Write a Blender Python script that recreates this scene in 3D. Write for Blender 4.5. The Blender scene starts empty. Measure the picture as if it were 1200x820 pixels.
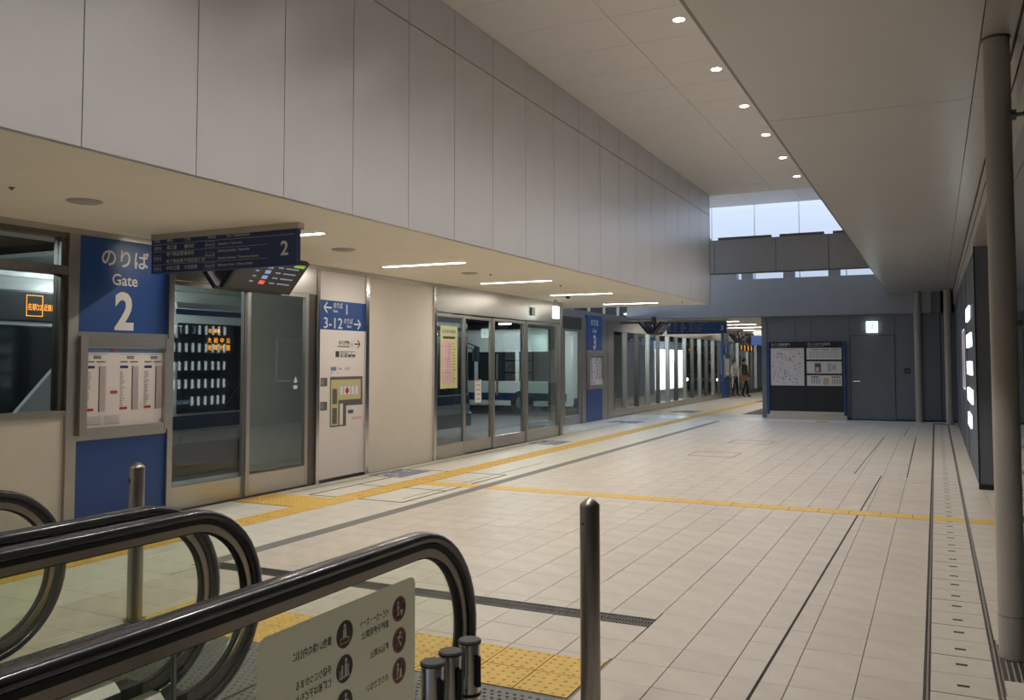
import bpy, bmesh, math, random
from mathutils import Matrix, Vector
random.seed(7)
SC = bpy.context.scene
COL = SC.collection
# ------------------------------------------------------------------ camera, sky, exposure
cd = bpy.data.cameras.new('camera'); cam = bpy.data.objects.new('camera', cd); COL.objects.link(cam)
cam.location = (0, 0, 1.57)
cam.rotation_euler = (math.pi/2 + .048, .0005, .4506)
cd.sensor_fit = 'HORIZONTAL'; cd.sensor_width = 36; cd.lens = 36*1024.9/1200
cd.shift_y = -.03047; cd.clip_start = .05; cd.clip_end = 300
SC.camera = cam
W = bpy.data.worlds.new('sky'); SC.world = W; W.use_nodes = True
bg = W.node_tree.nodes['Background']; bg.inputs[0].default_value = (.66, .78, 1, 1); bg.inputs[1].default_value = 1.0
_n = W.node_tree; _t = _n.nodes.new('ShaderNodeTexCoord'); _s = _n.nodes.new('ShaderNodeSeparateXYZ'); _m = _n.nodes.new('ShaderNodeMapRange')   # overcast sky: the zenith is about three times the horizon
_m.inputs[1].default_value = 0; _m.inputs[2].default_value = 1; _m.inputs[3].default_value = .58; _m.inputs[4].default_value = 3.4
_n.links.new(_t.outputs['Generated'], _s.inputs[0]); _n.links.new(_s.outputs['Z'], _m.inputs[0]); _n.links.new(_m.outputs[0], bg.inputs[1])
SC.view_settings.view_transform = 'Standard'; SC.view_settings.look = 'None'
SC.view_settings.exposure = 0.07; SC.view_settings.gamma = 1
SC.cycles.use_denoising = True
SC.cycles.max_bounces = 8; SC.cycles.diffuse_bounces = 4; SC.cycles.glossy_bounces = 4
SC.cycles.transparent_max_bounces = 24; SC.cycles.transmission_bounces = 6
SC.cycles.sample_clamp_indirect = 4
STRIP_E, DOWN_E, HALL_W, BAY_E = 14.0, 60.0, 18.0, 9.0

# ------------------------------------------------------------------ materials
MT = {}
def mat(name, col, rough=.5, metal=0, emit=0, noise=0, scale=20, bump=0, bscale=200, stretch=None, spec=.5, coat=0):
    m = bpy.data.materials.new(name); m.use_nodes = True; nt = m.node_tree; b = nt.nodes['Principled BSDF']
    c = (*col, 1)
    b.inputs['Base Color'].default_value = c; b.inputs['Roughness'].default_value = rough
    b.inputs['Metallic'].default_value = metal; b.inputs['Specular IOR Level'].default_value = spec
    if coat: b.inputs['Coat Weight'].default_value = coat; b.inputs['Coat Roughness'].default_value = .08
    if emit: b.inputs['Emission Color'].default_value = c; b.inputs['Emission Strength'].default_value = emit
    if noise or bump:
        tc = nt.nodes.new('ShaderNodeTexCoord'); mp = nt.nodes.new('ShaderNodeMapping')
        nt.links.new(tc.outputs['Object'], mp.inputs[0])
        if stretch: mp.inputs['Scale'].default_value = stretch
    if noise:
        n = nt.nodes.new('ShaderNodeTexNoise'); n.inputs['Scale'].default_value = scale; n.inputs['Detail'].default_value = 4
        nt.links.new(mp.outputs[0], n.inputs[0])
        r = nt.nodes.new('ShaderNodeMapRange'); r.inputs[1].default_value = .3; r.inputs[2].default_value = .7
        r.inputs[3].default_value = 1-noise; r.inputs[4].default_value = 1+noise
        nt.links.new(n.outputs[0], r.inputs[0])
        mx = nt.nodes.new('ShaderNodeVectorMath'); mx.operation = 'SCALE'; mx.inputs[0].default_value = col
        nt.links.new(r.outputs[0], mx.inputs['Scale']); nt.links.new(mx.outputs[0], b.inputs['Base Color'])
    if bump:
        n2 = nt.nodes.new('ShaderNodeTexNoise'); n2.inputs['Scale'].default_value = bscale
        nt.links.new(mp.outputs[0], n2.inputs[0])
        bp = nt.nodes.new('ShaderNodeBump'); bp.inputs['Strength'].default_value = bump; bp.inputs['Distance'].default_value = .002
        nt.links.new(n2.outputs[0], bp.inputs['Height']); nt.links.new(bp.outputs[0], b.inputs['Normal'])
    MT[name] = m; return m
def glassmat(name, tint, base=.04, rough=0.0, ior=1.5):
    m = bpy.data.materials.new(name); m.use_nodes = True; nt = m.node_tree; nt.nodes.clear()
    o = nt.nodes.new('ShaderNodeOutputMaterial'); t = nt.nodes.new('ShaderNodeBsdfTransparent'); g = nt.nodes.new('ShaderNodeBsdfGlossy')
    t.inputs[0].default_value = (*tint, 1); g.inputs['Roughness'].default_value = rough; g.inputs[0].default_value = (.95, .97, .97, 1)
    lw = nt.nodes.new('ShaderNodeLayerWeight'); f = nt.nodes.new('ShaderNodeMath'); f.operation = 'POWER'; f.inputs[1].default_value = 5
    nt.links.new(lw.outputs['Facing'], f.inputs[0])
    a = nt.nodes.new('ShaderNodeMath'); a.operation = 'MULTIPLY_ADD'; a.use_clamp = True; a.inputs[1].default_value = .85; a.inputs[2].default_value = base
    mx = nt.nodes.new('ShaderNodeMixShader')
    nt.links.new(f.outputs[0], a.inputs[0]); nt.links.new(a.outputs[0], mx.inputs[0])
    nt.links.new(t.outputs[0], mx.inputs[1]); nt.links.new(g.outputs[0], mx.inputs[2]); nt.links.new(mx.outputs[0], o.inputs[0])
    MT[name] = m; return m
def filmmat(name, col, tr):
    m = bpy.data.materials.new(name); m.use_nodes = True; nt = m.node_tree; nt.nodes.clear(); o = nt.nodes.new('ShaderNodeOutputMaterial')
    d = nt.nodes.new('ShaderNodeBsdfDiffuse'); t = nt.nodes.new('ShaderNodeBsdfTranslucent'); mx = nt.nodes.new('ShaderNodeMixShader'); mx.inputs[0].default_value = tr
    d.inputs[0].default_value = (*col, 1); t.inputs[0].default_value = (*col, 1)
    nt.links.new(d.outputs[0], mx.inputs[1]); nt.links.new(t.outputs[0], mx.inputs[2]); nt.links.new(mx.outputs[0], o.inputs[0]); MT[name] = m
filmmat('signfilm', (.95, .93, .82), .62)
mat('tile', (.555, .50, .43), .42, noise=.07, scale=6, bump=.15, bscale=300)
mat('tile_b', (.53, .475, .41), .42, noise=.07, scale=6, bump=.15, bscale=300)
mat('tile_pale', (.60, .57, .50), .45, noise=.05, scale=5)
mat('daylight_floor', (.62, .62, .63), .28)  # paler, smoother floor colour standing in for daylight
mat('grout', (.27, .235, .20), .9)
mat('stonestrip', (.17, .165, .155), .6, noise=.25, scale=90)
mat('tactile', (.66, .43, .10), .55, noise=.08, scale=12)
mat('tactile_worn', (.60, .42, .16), .55, noise=.1, scale=12)
mat('lid', (.55, .50, .43), .45, noise=.06, scale=8)
mat('gap', (.03, .026, .024), .9)
mat('soffit', (.84, .79, .68), .6, noise=.02, scale=3)
mat('ceil', (.70, .67, .64), .5, noise=.02, scale=3)
mat('fascia', (.54, .53, .54), .30, metal=.25, noise=.02, scale=3, spec=.5)
mat('rsoffit', (.50, .48, .455), .32, metal=.35, noise=.02, scale=2)
mat('seam', (.06, .055, .05), .8)
mat('whitewall', (.66, .615, .55), .6, noise=.02, scale=4)
mat('paper', (.70, .66, .66), .5)
mat('steel', (.46, .445, .43), .36, metal=1, noise=.08, scale=6, stretch=(40, 40, 1))
mat('steel_h', (.50, .485, .46), .30, metal=1, noise=.08, scale=6, stretch=(40, 1, 40))
mat('brightsteel', (.62, .62, .61), .18, metal=1)
mat('railsteel', (.34, .31, .275), .30, metal=1)
mat('bollardsteel', (.33, .315, .295), .36, metal=1, noise=.12, scale=8, stretch=(30, 30, 1))
mat('darksteel', (.16, .15, .14), .35, metal=.9)
mat('blue', (.018, .07, .26), .35)
mat('navy', (.018, .04, .14), .4)
mat('signwhite', (.70, .68, .66), .5)
mat('line', (.35, .38, .45), .5)
mat('darkwall', (.155, .178, .215), .38, metal=.3, noise=.05, scale=3)
mat('upperwall', (.30, .32, .35), .55, noise=.03, scale=4)
mat('beampanel', (.28, .28, .29), .5, noise=.03, scale=4)
mat('bluetrim', (.02, .06, .22), .4)
mat('black', (.010, .012, .018), .5)
mat('gasketclear', (.42, .46, .42), .3)
mat('rubber', (.030, .032, .042), .24, spec=.6, coat=.35)
mat('gasket', (.02, .02, .02), .6)
mat('blacktop', (.055, .055, .058), .55)
mat('grate', (.10, .098, .095), .45, metal=.6)
mat('plate', (.17, .17, .165), .4, metal=.7, noise=.25, scale=180, bump=.6, bscale=240)
mat('concrete', (.20, .20, .20), .7, noise=.12, scale=3)
mat('asphalt', (.10, .10, .105), .8, noise=.15, scale=20)
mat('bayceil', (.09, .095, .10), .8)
mat('baywhite', (.66, .71, .67), .6, noise=.03, scale=4)
mat('buswhite', (.42, .45, .43), .3)
mat('busnavy', (.012, .028, .075), .3)
mat('busglass', (.010, .013, .015), .08, spec=.6)
mat('bussilver', (.42, .45, .46), .3, metal=.8)
mat('tyre', (.02, .02, .02), .8)
mat('col_grey', (.36, .34, .31), .45, noise=.03, scale=3)
mat('skin', (.45, .28, .2), .6); mat('hair', (.01, .008, .008), .6)
mat('jacket_pale', (.42, .40, .35), .8); mat('jacket_dark', (.035, .022, .02), .8); mat('trousers', (.012, .012, .016), .8)
mat('bag', (.30, .12, .04), .7); mat('shoe', (.02, .02, .02), .5)
mat('red', (.45, .03, .03), .5); mat('pink', (.62, .42, .44), .6); mat('pgrey', (.42, .44, .46), .6); mat('pblue', (.12, .22, .45), .5)
mat('ink', (.04, .04, .045), .6); mat('inkgrey', (.20, .20, .2), .6); mat('pyellow', (.58, .56, .27), .6); mat('mapgrey', (.10, .10, .10), .6)
mat('mapyellow', (.50, .46, .22), .6); mat('orangeink', (.50, .28, .10), .6); mat('green', (.05, .35, .12), .5)
mat('signcream', (.68, .67, .57), .5); mat('signdark', (.05, .045, .04), .5); mat('signred', (.42, .06, .05), .5)
mat('stickerblue', (.035, .045, .14), .6); mat('mat_grey', (.16, .14, .13), .9)
mat('em_strip', (1, .93, .82), emit=STRIP_E); mat('em_down', (1, .95, .86), emit=DOWN_E)
mat('em_cool', (.92, .98, 1), emit=BAY_E); mat('em_bar', (.85, .97, 1), emit=3.2); mat('em_letter', (.45, .62, 1), emit=1.6)
mat('em_orange', (1, .36, .02), emit=1.6); mat('em_exit', (.85, 1, .95), emit=2.4); mat('em_green', (.02, .5, .3), emit=1.2)
mat('em_window', (.9, .97, 1), emit=2.6); mat('em_head', (1, .93, .8), emit=14); mat('em_text', (.35, .45, .7), emit=.12)
mat('em_blue', (.3, .42, .8), emit=.25); mat('em_red', (.8, .12, .06), emit=.7); mat('em_frame', (.75, .72, .78), emit=.35)
mat('em_lime', (.25, .6, .1), emit=.35); mat('em_teal', (.05, .7, .55), emit=1.2)
glassmat('glass', (.90, .935, .92), .045)
glassmat('clearglass', (.99, .99, .99), .02)
glassmat('escglass', (.93, .955, .92), .02)
glassmat('shopglass', (.55, .58, .58), .10)

# ------------------------------------------------------------------ mesh helpers
class MB:
    def __init__(s): s.v = []; s.f = []; s.m = []; s.mats = []
    def mi(s, m):
        if m not in s.mats: s.mats.append(m)
        return s.mats.index(m)
    def face(s, pts, m): 
        n = len(s.v); s.v += [tuple(p) for p in pts]; s.f.append(tuple(range(n, n+len(pts)))); s.m.append(s.mi(m)); return s
    def box(s, x0, y0, z0, x1, y1, z1, m, bev=0):
        if x0 > x1: x0, x1 = x1, x0
        if y0 > y1: y0, y1 = y1, y0
        if z0 > z1: z0, z1 = z1, z0
        n = len(s.v); k = s.mi(m)
        s.v += [(x0,y0,z0),(x1,y0,z0),(x1,y1,z0),(x0,y1,z0),(x0,y0,z1),(x1,y0,z1),(x1,y1,z1),(x0,y1,z1)]
        for q in ((0,3,2,1),(4,5,6,7),(0,1,5,4),(1,2,6,5),(2,3,7,6),(3,0,4,7)): s.f.append(tuple(n+i for i in q)); s.m.append(k)
        return s
    def rings(s, rs, m, closed=False, caps=True):
        n = len(s.v); k = s.mi(m); c = len(rs[0])
        for r in rs: s.v += [tuple(p) for p in r]
        R = len(rs)
        for i in range(R if closed else R-1):
            a = n+i*c; b = n+((i+1) % R)*c
            for j in range(c): s.f.append((a+j, a+(j+1) % c, b+(j+1) % c, b+j)); s.m.append(k)
        if caps and not closed:
            s.f.append(tuple(n+j for j in range(c))[::-1]); s.m.append(k)
            s.f.append(tuple(n+(R-1)*c+j for j in range(c))); s.m.append(k)
        return s
    def cyl(s, p0, p1, r, m, n=16, r1=None):
        p0 = Vector(p0); p1 = Vector(p1); d = (p1-p0).normalized(); r1 = r if r1 is None else r1
        a = d.orthogonal().normalized(); b = d.cross(a)
        f = lambda p, rr: [p+(a*math.cos(t*2*math.pi/n)+b*math.sin(t*2*math.pi/n))*rr for t in range(n)]
        return s.rings([f(p0, r), f(p1, r1)], m)
    def lathe(s, x, y, prof, m, n=20):
        rs = [[(x+r*math.cos(t*2*math.pi/n), y+r*math.sin(t*2*math.pi/n), z) for t in range(n)] for r, z in prof]
        return s.rings(rs, m)
    def sweepYZ(s, x, path, sec, m):
        """path: list of (y,z); sec: list of (dx, dn), dn along the outward (left) normal"""
        rs = []
        for i, (y, z) in enumerate(path):
            a = path[max(i-1, 0)]; b = path[min(i+1, len(path)-1)]
            t = Vector((b[0]-a[0], b[1]-a[1])).normalized(); nn = Vector((-t.y, t.x))
            rs.append([(x+dx, y+nn.x*dn, z+nn.y*dn) for dx, dn in sec])
        return s.rings(rs, m)
    def mesh(s, name='mesh', smooth=False):
        me = bpy.data.meshes.new(name); me.from_pydata(s.v, [], s.f)
        for m in s.mats: me.materials.append(MT[m])
        me.polygons.foreach_set('material_index', s.m)
        bm = bmesh.new(); bm.from_mesh(me); bmesh.ops.recalc_face_normals(bm, faces=bm.faces); bm.to_mesh(me); bm.free()
        if smooth:
            me.polygons.foreach_set('use_smooth', [True]*len(me.polygons)); me.set_sharp_from_angle(angle=math.radians(40))
        me.update(); return me
    def build(s, name, parent=None, smooth=False, bevel=0, loc=None):
        o = bpy.data.objects.new(name, s.mesh(name, smooth)); COL.objects.link(o); o.parent = parent
        if loc: o.location = loc
        if bevel:
            b = o.modifiers.new('bevel', 'BEVEL'); b.width = bevel; b.segments = 2; b.limit_method = 'ANGLE'
        return o
def B(name, x0, y0, z0, x1, y1, z1, m, parent=None, bevel=0): return MB().box(x0, y0, z0, x1, y1, z1, m).build(name, parent, bevel=bevel)
def ST(o): o['kind'] = 'structure'; return o
def tag(o, label, cat, group=None):
    o['label'] = label; o['category'] = cat
    if group: o['group'] = group
    return o
def empty(name, loc=(0, 0, 0), rz=0):
    o = bpy.data.objects.new(name, None); o.empty_display_size = .1; COL.objects.link(o); o.location = loc; o.rotation_euler = (0, 0, rz); return o
def thing(name, label, cat, group=None, loc=(0, 0, 0), rz=0): return tag(empty(name, loc, rz), label, cat, group)
def inst(me, name, parent, loc): 
    o = bpy.data.objects.new(name, me); COL.objects.link(o); o.parent = parent; o.location = loc; return o
def copytree(o, parent=None):
    c = o.copy(); COL.objects.link(c); c.parent = parent
    for ch in list(o.children): copytree(ch, c)
    return c
DIRS = {'+X': ((0,1,0), (1,0,0)), '-X': ((0,-1,0), (-1,0,0)), '-Y': ((1,0,0), (0,-1,0)), '+Y': ((-1,0,0), (0,1,0))}
class PL:
    """flat print on a plane: u to the reader's right, v up"""
    def __init__(s, org, face, tilt=0):
        U, N = DIRS[face]; s.o = Vector(org); s.U = Vector(U); s.N = Vector(N); s.V = Vector((0, 0, 1))
        if tilt: r = Matrix.Rotation(tilt, 3, s.U); s.V = r @ s.V; s.N = r @ s.N
        s.mb = MB(); s.h = .0015; s.cur = 0
    def hh(s, h=None): s.cur = max(s.cur+2e-5, s.h if h is None else h); return s.cur
    def p(s, u, v, h=None): return s.o+s.U*u+s.V*v+s.N*(s.h if h is None else h)
    def q(s, u0, v0, u1, v1, m, h=None): h = s.hh(h); s.mb.face([s.p(u0, v0, h), s.p(u1, v0, h), s.p(u1, v1, h), s.p(u0, v1, h)], m); return s
    def poly(s, pts, m, h=None): h = s.hh(h); s.mb.face([s.p(u, v, h) for u, v in pts], m); return s
    def disc(s, u, v, r, m, h=None, n=28, ry=None): return s.poly([(u+r*math.cos(i*2*math.pi/n), v+(ry or r)*math.sin(i*2*math.pi/n)) for i in range(n)], m, h)
    def ln(s, u0, v0, u1, v1, w, m, h=None):
        d = Vector((u1-u0, v1-v0)).normalized(); n = Vector((-d.y, d.x))*w/2
        return s.poly([(u0+n.x, v0+n.y), (u0-n.x, v0-n.y), (u1-n.x, v1-n.y), (u1+n.x, v1+n.y)], m, h)
    def frame(s, u0, v0, u1, v1, w, m, h=None):
        s.q(u0, v0, u1, v0+w, m, h); s.q(u0, v1-w, u1, v1, m, h); s.q(u0, v0, u0+w, v1, m, h); return s.q(u1-w, v0, u1, v1, m, h)
    def arrow(s, u, v, L, w, m, sg=1):
        s.ln(u-sg*L/2, v, u+sg*L/2-sg*w*.6, v, w, m)
        for k in (1, -1): s.ln(u+sg*L/2, v, u+sg*L*.08, v+k*L*.42, w, m, s.h+.0004)
        return s
    def done(s, name, parent=None): return s.mb.build(name, parent)
def letters(pl, txt, u, v, size, m, parent, name='lettering', align='LEFT', width=None, h=.002, stroke=0, squeeze=1):
    cu = bpy.data.curves.new('t', 'FONT'); cu.body = txt; cu.size = size; cu.align_x = align; cu.offset = stroke
    cu.resolution_u = 3
    to = bpy.data.objects.new('t', cu); COL.objects.link(to)
    bpy.context.view_layer.update()
    me = bpy.data.meshes.new_from_object(to.evaluated_get(bpy.context.evaluated_depsgraph_get()))
    bpy.data.objects.remove(to)
    if not me.vertices: return None
    xs = [q.co.x for q in me.vertices]; sx = squeeze
    if width: sx = width/max(max(xs)-min(xs), 1e-6)
    M = Matrix.Identity(4)
    for i, c in enumerate((pl.U*sx, pl.V, pl.N)): M.col[i][:3] = c
    M.col[3][:3] = pl.p(u, v, max(h, pl.cur+1e-4))
    me.transform(M); me.materials.clear(); me.materials.append(MT[m])
    o = bpy.data.objects.new(name, me); COL.objects.link(o); o.parent = parent
    return o

XW, XF, ZS, YE = -7.16, -4.40, 2.80, 19.06   # gate wall, fascia plane, soffit height, end of the low soffit
X2, YFAR = -8.10, 24.9                          # set-back gate wall, far wall

# ================================================================== FLOOR
floor = ST(B('floor', -7.16, 3.85, -.25, 4.0, 24.9, -.006, 'grout'))
mbf = MB(); mbf.box(-1.58, -8, -.25, 4.0, 3.85, -.006, 'grout'); mbf.box(-7.16, -8, -.25, -4.42, 3.85, -.006, 'grout')
mbf.box(X2, 17.25, -.25, -7.16, 24.9, -.006, 'grout'); mbf.box(X2, 24.9, -.25, -4.2, 48, -.006, 'grout'); mbf.build('floor_base', floor)
CX, CY = .296, .306
def sub(r, e):
    x0, y0, x1, y1 = r; a0, b0, a1, b1 = e
    if a0 >= x1 or a1 <= x0 or b0 >= y1 or b1 <= y0: return [r]
    out = []
    if a0 > x0: out.append((x0, y0, a0, y1)); x0 = a0
    if a1 < x1: out.append((a1, y0, x1, y1)); x1 = a1
    if b0 > y0: out.append((x0, y0, x1, b0))
    if b1 < y1: out.append((x0, b1, x1, y1))
    return out
EX = [(-4.42, -8, -1.58, 4.39), (-5.10, 5.07, -1.56, 5.245),          # escalators and pad, drain
      (-6.27, -8, -5.96, 24.9), (-5.20, 5.07, -5.05, 23.0), (-6.67, 8.28, -5.35, 10.9),
      (-5.05, 9.62, .5, 9.885), (-5.4, 9.62, -5.2, 9.885), (-7.12, 7.55, -6.27, 8.2), (.27, 5.0, .45, 5.6)]
cells = []
y0 = 5.379-44*CY
cols = [(-.085-CX*(k+1), -.085-CX*k) for k in range(17)]
xl = cols[-1][0]
cols += [(xl-CX*(k+1), xl-CX*k) for k in range(7)]
cols[-1] = (-7.14, cols[-1][1]); cols.append((.26, .50)); cols += [(.5+.3*k, .8+.3*k) for k in range(3)]
for i, (a, b) in enumerate(cols):
    for j in range(109):
        r = (a, y0+j*CY, b, min(y0+(j+1)*CY, 24.85))
        if r[1] >= 24.85: continue
        rs = [r]
        for e in EX: rs = [q for t in rs for q in sub(t, e)]
        for q in rs:
            if q[2]-q[0] > .03 and q[3]-q[1] > .03: cells.append(q)
for j in range(24): cells.append((-8.05, 17.4+j*CY*1.0, -7.17, 17.4+(j+1)*CY))
F_, YAW = 1024.9, .4506
def visible(q):
    x = (q[0]+q[2])/2; y = (q[1]+q[3])/2
    d = -math.sin(YAW)*x+math.cos(YAW)*y
    if d < .5: return None
    px = 600+F_*(math.cos(YAW)*x+math.sin(YAW)*y)/d; py = 373.4+F_*(1.57/d+.048)
    return d if (-10 < px < 1210 and py < 835) else None
vis = sorted([c for c in cells if visible(c)], key=lambda c: visible(c))
single = set(vis[:300]); tiles = {}
def tile_mesh(w, l, m):
    k = (round(w, 3), round(l, 3), m)
    if k not in tiles:
        g = .0017; b = .0022; mb = MB(); w, l = k[0], k[1]
        lo = [(g, g, -.006), (w-g, g, -.006), (w-g, l-g, -.006), (g, l-g, -.006)]
        mi = [(g, g, -.002), (w-g, g, -.002), (w-g, l-g, -.002), (g, l-g, -.002)]
        hi = [(g+b, g+b, 0), (w-g-b, g+b, 0), (w-g-b, l-g-b, 0), (g+b, l-g-b, 0)]
        mb.rings([lo, mi, hi], m); tiles[k] = mb.mesh('floor_tile')
    return tiles[k]
rest = MB()
for c in cells:
    w, l = c[2]-c[0], c[3]-c[1]; m = 'tile' if random.random() < .6 else 'tile_b'
    if c[0] < -5.2: m = 'tile_pale'
    if c in single: inst(tile_mesh(w, l, m), 'floor_tile', floor, (c[0], c[1], random.uniform(-.0004, .0004)))
    elif visible(c) or c[1] > -4:
        g = .0022; rest.box(c[0]+g, c[1]+g, -.006, c[2]-g, c[3]-g, 0, m)
rt = rest.build('far_floor_tiles', floor); rt['kind'] = 'stuff'
# passage floor beyond the opening
pas = MB()
for i in range(13):
    for j in range(76):
        a = X2+.02+i*.3; b = 24.87+j*.3
        if -6.27 < a+.15 < -5.96 and True: continue
        pas.box(a+.003, b+.003, -.006, a+.297, b+.297, 0, 'tile')
pf = pas.build('passage_floor_tiles', floor); pf['kind'] = 'stuff'
B('doormat_inlay', -5.15, 26.2, 0, -4.35, 33, .004, 'mat_grey', floor)
B('daylight_band', -8.0, 23.45, -.006, -.095, 24.84, .0008, 'daylight_floor', floor)  # band of daylight before the far wall, painted as a paler floor strip
# tactile paving
def tactile_mesh(w, l, kind, m='tactile'):
    mb = MB(); g = .003; mb.box(g, g, -.006, w-g, l-g, .002, m)
    if kind == 'dot':
        nx = max(1, round(w/.06)); ny = max(1, round(l/.06))
        for i in range(nx):
            for j in range(ny):
                x = (i+.5)*w/nx; y = (j+.5)*l/ny
                mb.rings([[(x+r*math.cos(t*math.pi/3), y+r*math.sin(t*math.pi/3), z) for t in range(6)] for r, z in ((.012, .002), (.007, .006))], m)
    elif kind == 'barY':
        for i in range(4): x = (i+.5)*w/4; mb.box(x-.012, .02, .002, x+.012, l-.02, .0065, m)
    elif kind == 'barX':
        for i in range(4): y = (i+.5)*l/4; mb.box(.02, y-.012, .002, w-.02, y+.012, .0065, m)
    return mb.mesh('tactile_tile')
tY = tactile_mesh(.31, CY, 'barY'); tD = tactile_mesh(.31, CY, 'dot')
for j in range(102):
    y = 5.379-9*CY+j*CY
    if y > 48: break
    if y+CY > 24.85 and y < 24.95: pass
    inst(tD if 7.5 < y < 8.25 or 23.5 < y < 24.3 else tY, 'tactile_tile', floor, (-6.27, y, 0))
td2 = tactile_mesh(.284, .325, 'dot')
for i in range(3):
    for j in range(2): inst(td2, 'tactile_tile', floor, (-7.12+i*.2835, 7.55+j*.325, 0))
tp = tactile_mesh(.2958, .27, 'dot')
for i in range(10):
    for j in range(2): inst(tp, 'tactile_tile', floor, (-1.58-.284*(i+1), 3.85+j*.27, 0))
for o in floor.children:
    if o.data is tp: o.scale.x = .96
inst(tactile_mesh(.3, .6, 'dot'), 'tactile_tile', floor, (-2.8, 23.6, .001))
tl = tactile_mesh(.3, .265, 'flat')
for k in range(16): inst(tl, 'tactile_tile', floor, (-5.04+k*.3, 9.62, 0))
inst(tactile_mesh(.155, .265, 'flat'), 'tactile_tile', floor, (-.24, 9.62, 0)); inst(tactile_mesh(.24, .265, 'flat'), 'tactile_tile', floor, (.262, 9.62, 0))
tls = tactile_mesh(.2, .265, 'flat'); inst(tls, 'tactile_tile', floor, (-5.4, 9.62, 0))
# maintenance cover frame left of the grey strip
cov = MB(); cov.box(-6.67, 8.28, -.006, -5.35, 8.3, .001, 'gap'); cov.box(-6.67, 10.88, -.006, -5.35, 10.9, .001, 'gap')
cov.box(-6.67, 8.28, -.006, -6.65, 10.9, .001, 'gap'); cov.box(-5.37, 8.28, -.006, -5.35, 10.9, .001, 'gap')
cov.box(-6.65, 9.25, -.006, -5.37, 9.262, .001, 'gap'); cov.build('cover_frame', floor)
for a, b in ((8.3, 9.25), (9.262, 10.06), (10.06, 10.88)):
    B('cover_plate', -6.64, a+.01, -.006, -6.29, b-.01, .0005, 'tile_pale', floor); B('cover_plate', -5.94, a+.01, -.006, -5.38, b-.01, .0005, 'tile_pale', floor)
tt = tactile_mesh(.54, .3, 'dot'); inst(tt, 'tactile_tile', floor, (-5.94, 9.6, .001))
B('stone_strip', -5.20, 5.07, -.006, -5.05, 23.0, .0006, 'stonestrip', floor)
# drain grating in front of the escalators
dr = thing('drain_grating', 'narrow dark steel drain grating across the floor in front of the escalators', 'grating', 'drain')
dr.pop('group')
B('channel', -5.05, 5.075, -.2, -1.56, 5.24, -.02, 'gap', dr)
mb = MB(); mb.box(-5.05, 5.075, -.02, -1.56, 5.085, .001, 'grate'); mb.box(-5.05, 5.23, -.02, -1.56, 5.24, .001, 'grate')
mb.box(-5.05, 5.153, -.02, -1.56, 5.161, 0, 'grate')
for i in range(175): mb.box(-5.04+i*.0199, 5.085, -.02, -5.031+i*.0199, 5.23, .0, 'grate')
mb.build('grating_bars', dr)['kind'] = 'stuff'
# oblique expansion joint and small hatch outlines
jo = MB()
def strip(a, b, w, z=.0012):
    d = Vector((b[0]-a[0], b[1]-a[1])).normalized(); n = Vector((-d.y, d.x))*w/2
    jo.rings([[(p[0]+s*n.x, p[1]+s*n.y, zz) for s, zz in ((-1, -.004), (1, -.004), (1, z), (-1, z))] for p in (a, b)], 'gap')
strip((-.70, 13.0), (-.835, 3.0), .015)
for x, y in ((-3.75, 14.45), (-3.6, 16.95)):
    for a, b in (((x, y), (x+.75, y)), ((x, y+.7), (x+.75, y+.7)), ((x, y), (x, y+.7)), ((x+.75, y), (x+.75, y+.7))): strip(a, b, .012)
for a, b in (((-1.05, 13.1), (-.99, 19.6)), ((-.38, 13), (-.4, 19.9)), ((-.62, 20), (-.6, 22.7)), ((-6.95, 8.3), (-6.95, 15)), ((-5.5, 8.5), (-5.5, 12.5))): strip(a, b, .012)
jo.build('expansion_joint', floor)
# blue printed floor notices
def floor_sticker(x, y, w, l, lab):
    t = thing('floor_sticker', lab, 'sticker', None)
    mb = MB(); mb.box(x, y, .0005, x+w, y+l, .002, 'pgrey'); 
    rows = 7; rnd = random.Random(3)
    for i in range(rows):
        v = y+.02
        while v < y+l-.05:
            g = rnd.uniform(.03, .09)
            if rnd.random() < .85: mb.box(x+(i+.15)*w/rows, v, .002, x+(i+.8)*w/rows, min(v+g*.8, y+l-.01), .0026, 'stickerblue')
            v += g
    mb.build('print', t)
floor_sticker(-7.05, 10.0, .55, .85, 'blue and white printed floor notice beside the plain beige wall panel')
floor_sticker(-7.0, 15.1, .6, .85, 'blue and white printed floor notice below the double glass gate doors')
floor_sticker(-7.6, 21.2, .8, .8, 'blue and white printed floor notice in front of the gate 3 sign')
floor_sticker(-7.4, 26.2, .8, 1.2, 'blue and white printed floor notice beyond the opening in the far wall')
# service channel with slotted lids
ch = MB(); ch.box(-.085, -6, -.12, .262, 24.5, -.03, 'gap'); ch.build('channel_trough', floor)
lm = MB(); lm.box(-.055, .006, -.03, .23, .594, 0, 'lid')
lm.box(-.055, .298, 0, .23, .302, .0004, 'grout')
for yy in (.12, .45): lm.box(.06, yy, .0, .115, yy+.028, .0008, 'gap')
lidm = lm.mesh('channel_lid')
for k in range(-12, 31): inst(lidm, 'channel_lid', floor, (0, 5.29+k*.6, 0))
rl = MB(); rl.box(-.085, -6, -.03, -.078, 24.5, .001, 'darksteel'); rl.box(-.066, -6, -.03, -.060, 24.5, .001, 'darksteel')
rl.box(.235, -6, -.03, .240, 24.5, .001, 'darksteel'); rl.box(.254, -6, -.03, .262, 24.5, .001, 'darksteel'); rl.build('channel_rail', floor)
B('lid_marking', -.052, 9.63, .0, .228, 9.88, .0014, 'tactile', floor)
gr = thing('column_grating', 'dark slatted floor grating around the foot of the near round column', 'grating')
mb = MB(); mb.box(.27, 5.0, -.1, .5, 5.6, -.03, 'gap'); mb.build('tray', gr)
mb = MB()
for i in range(8): mb.box(.272+i*.028, 5.0, -.03, .288+i*.028, 5.6, .001, 'darksteel')
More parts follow.
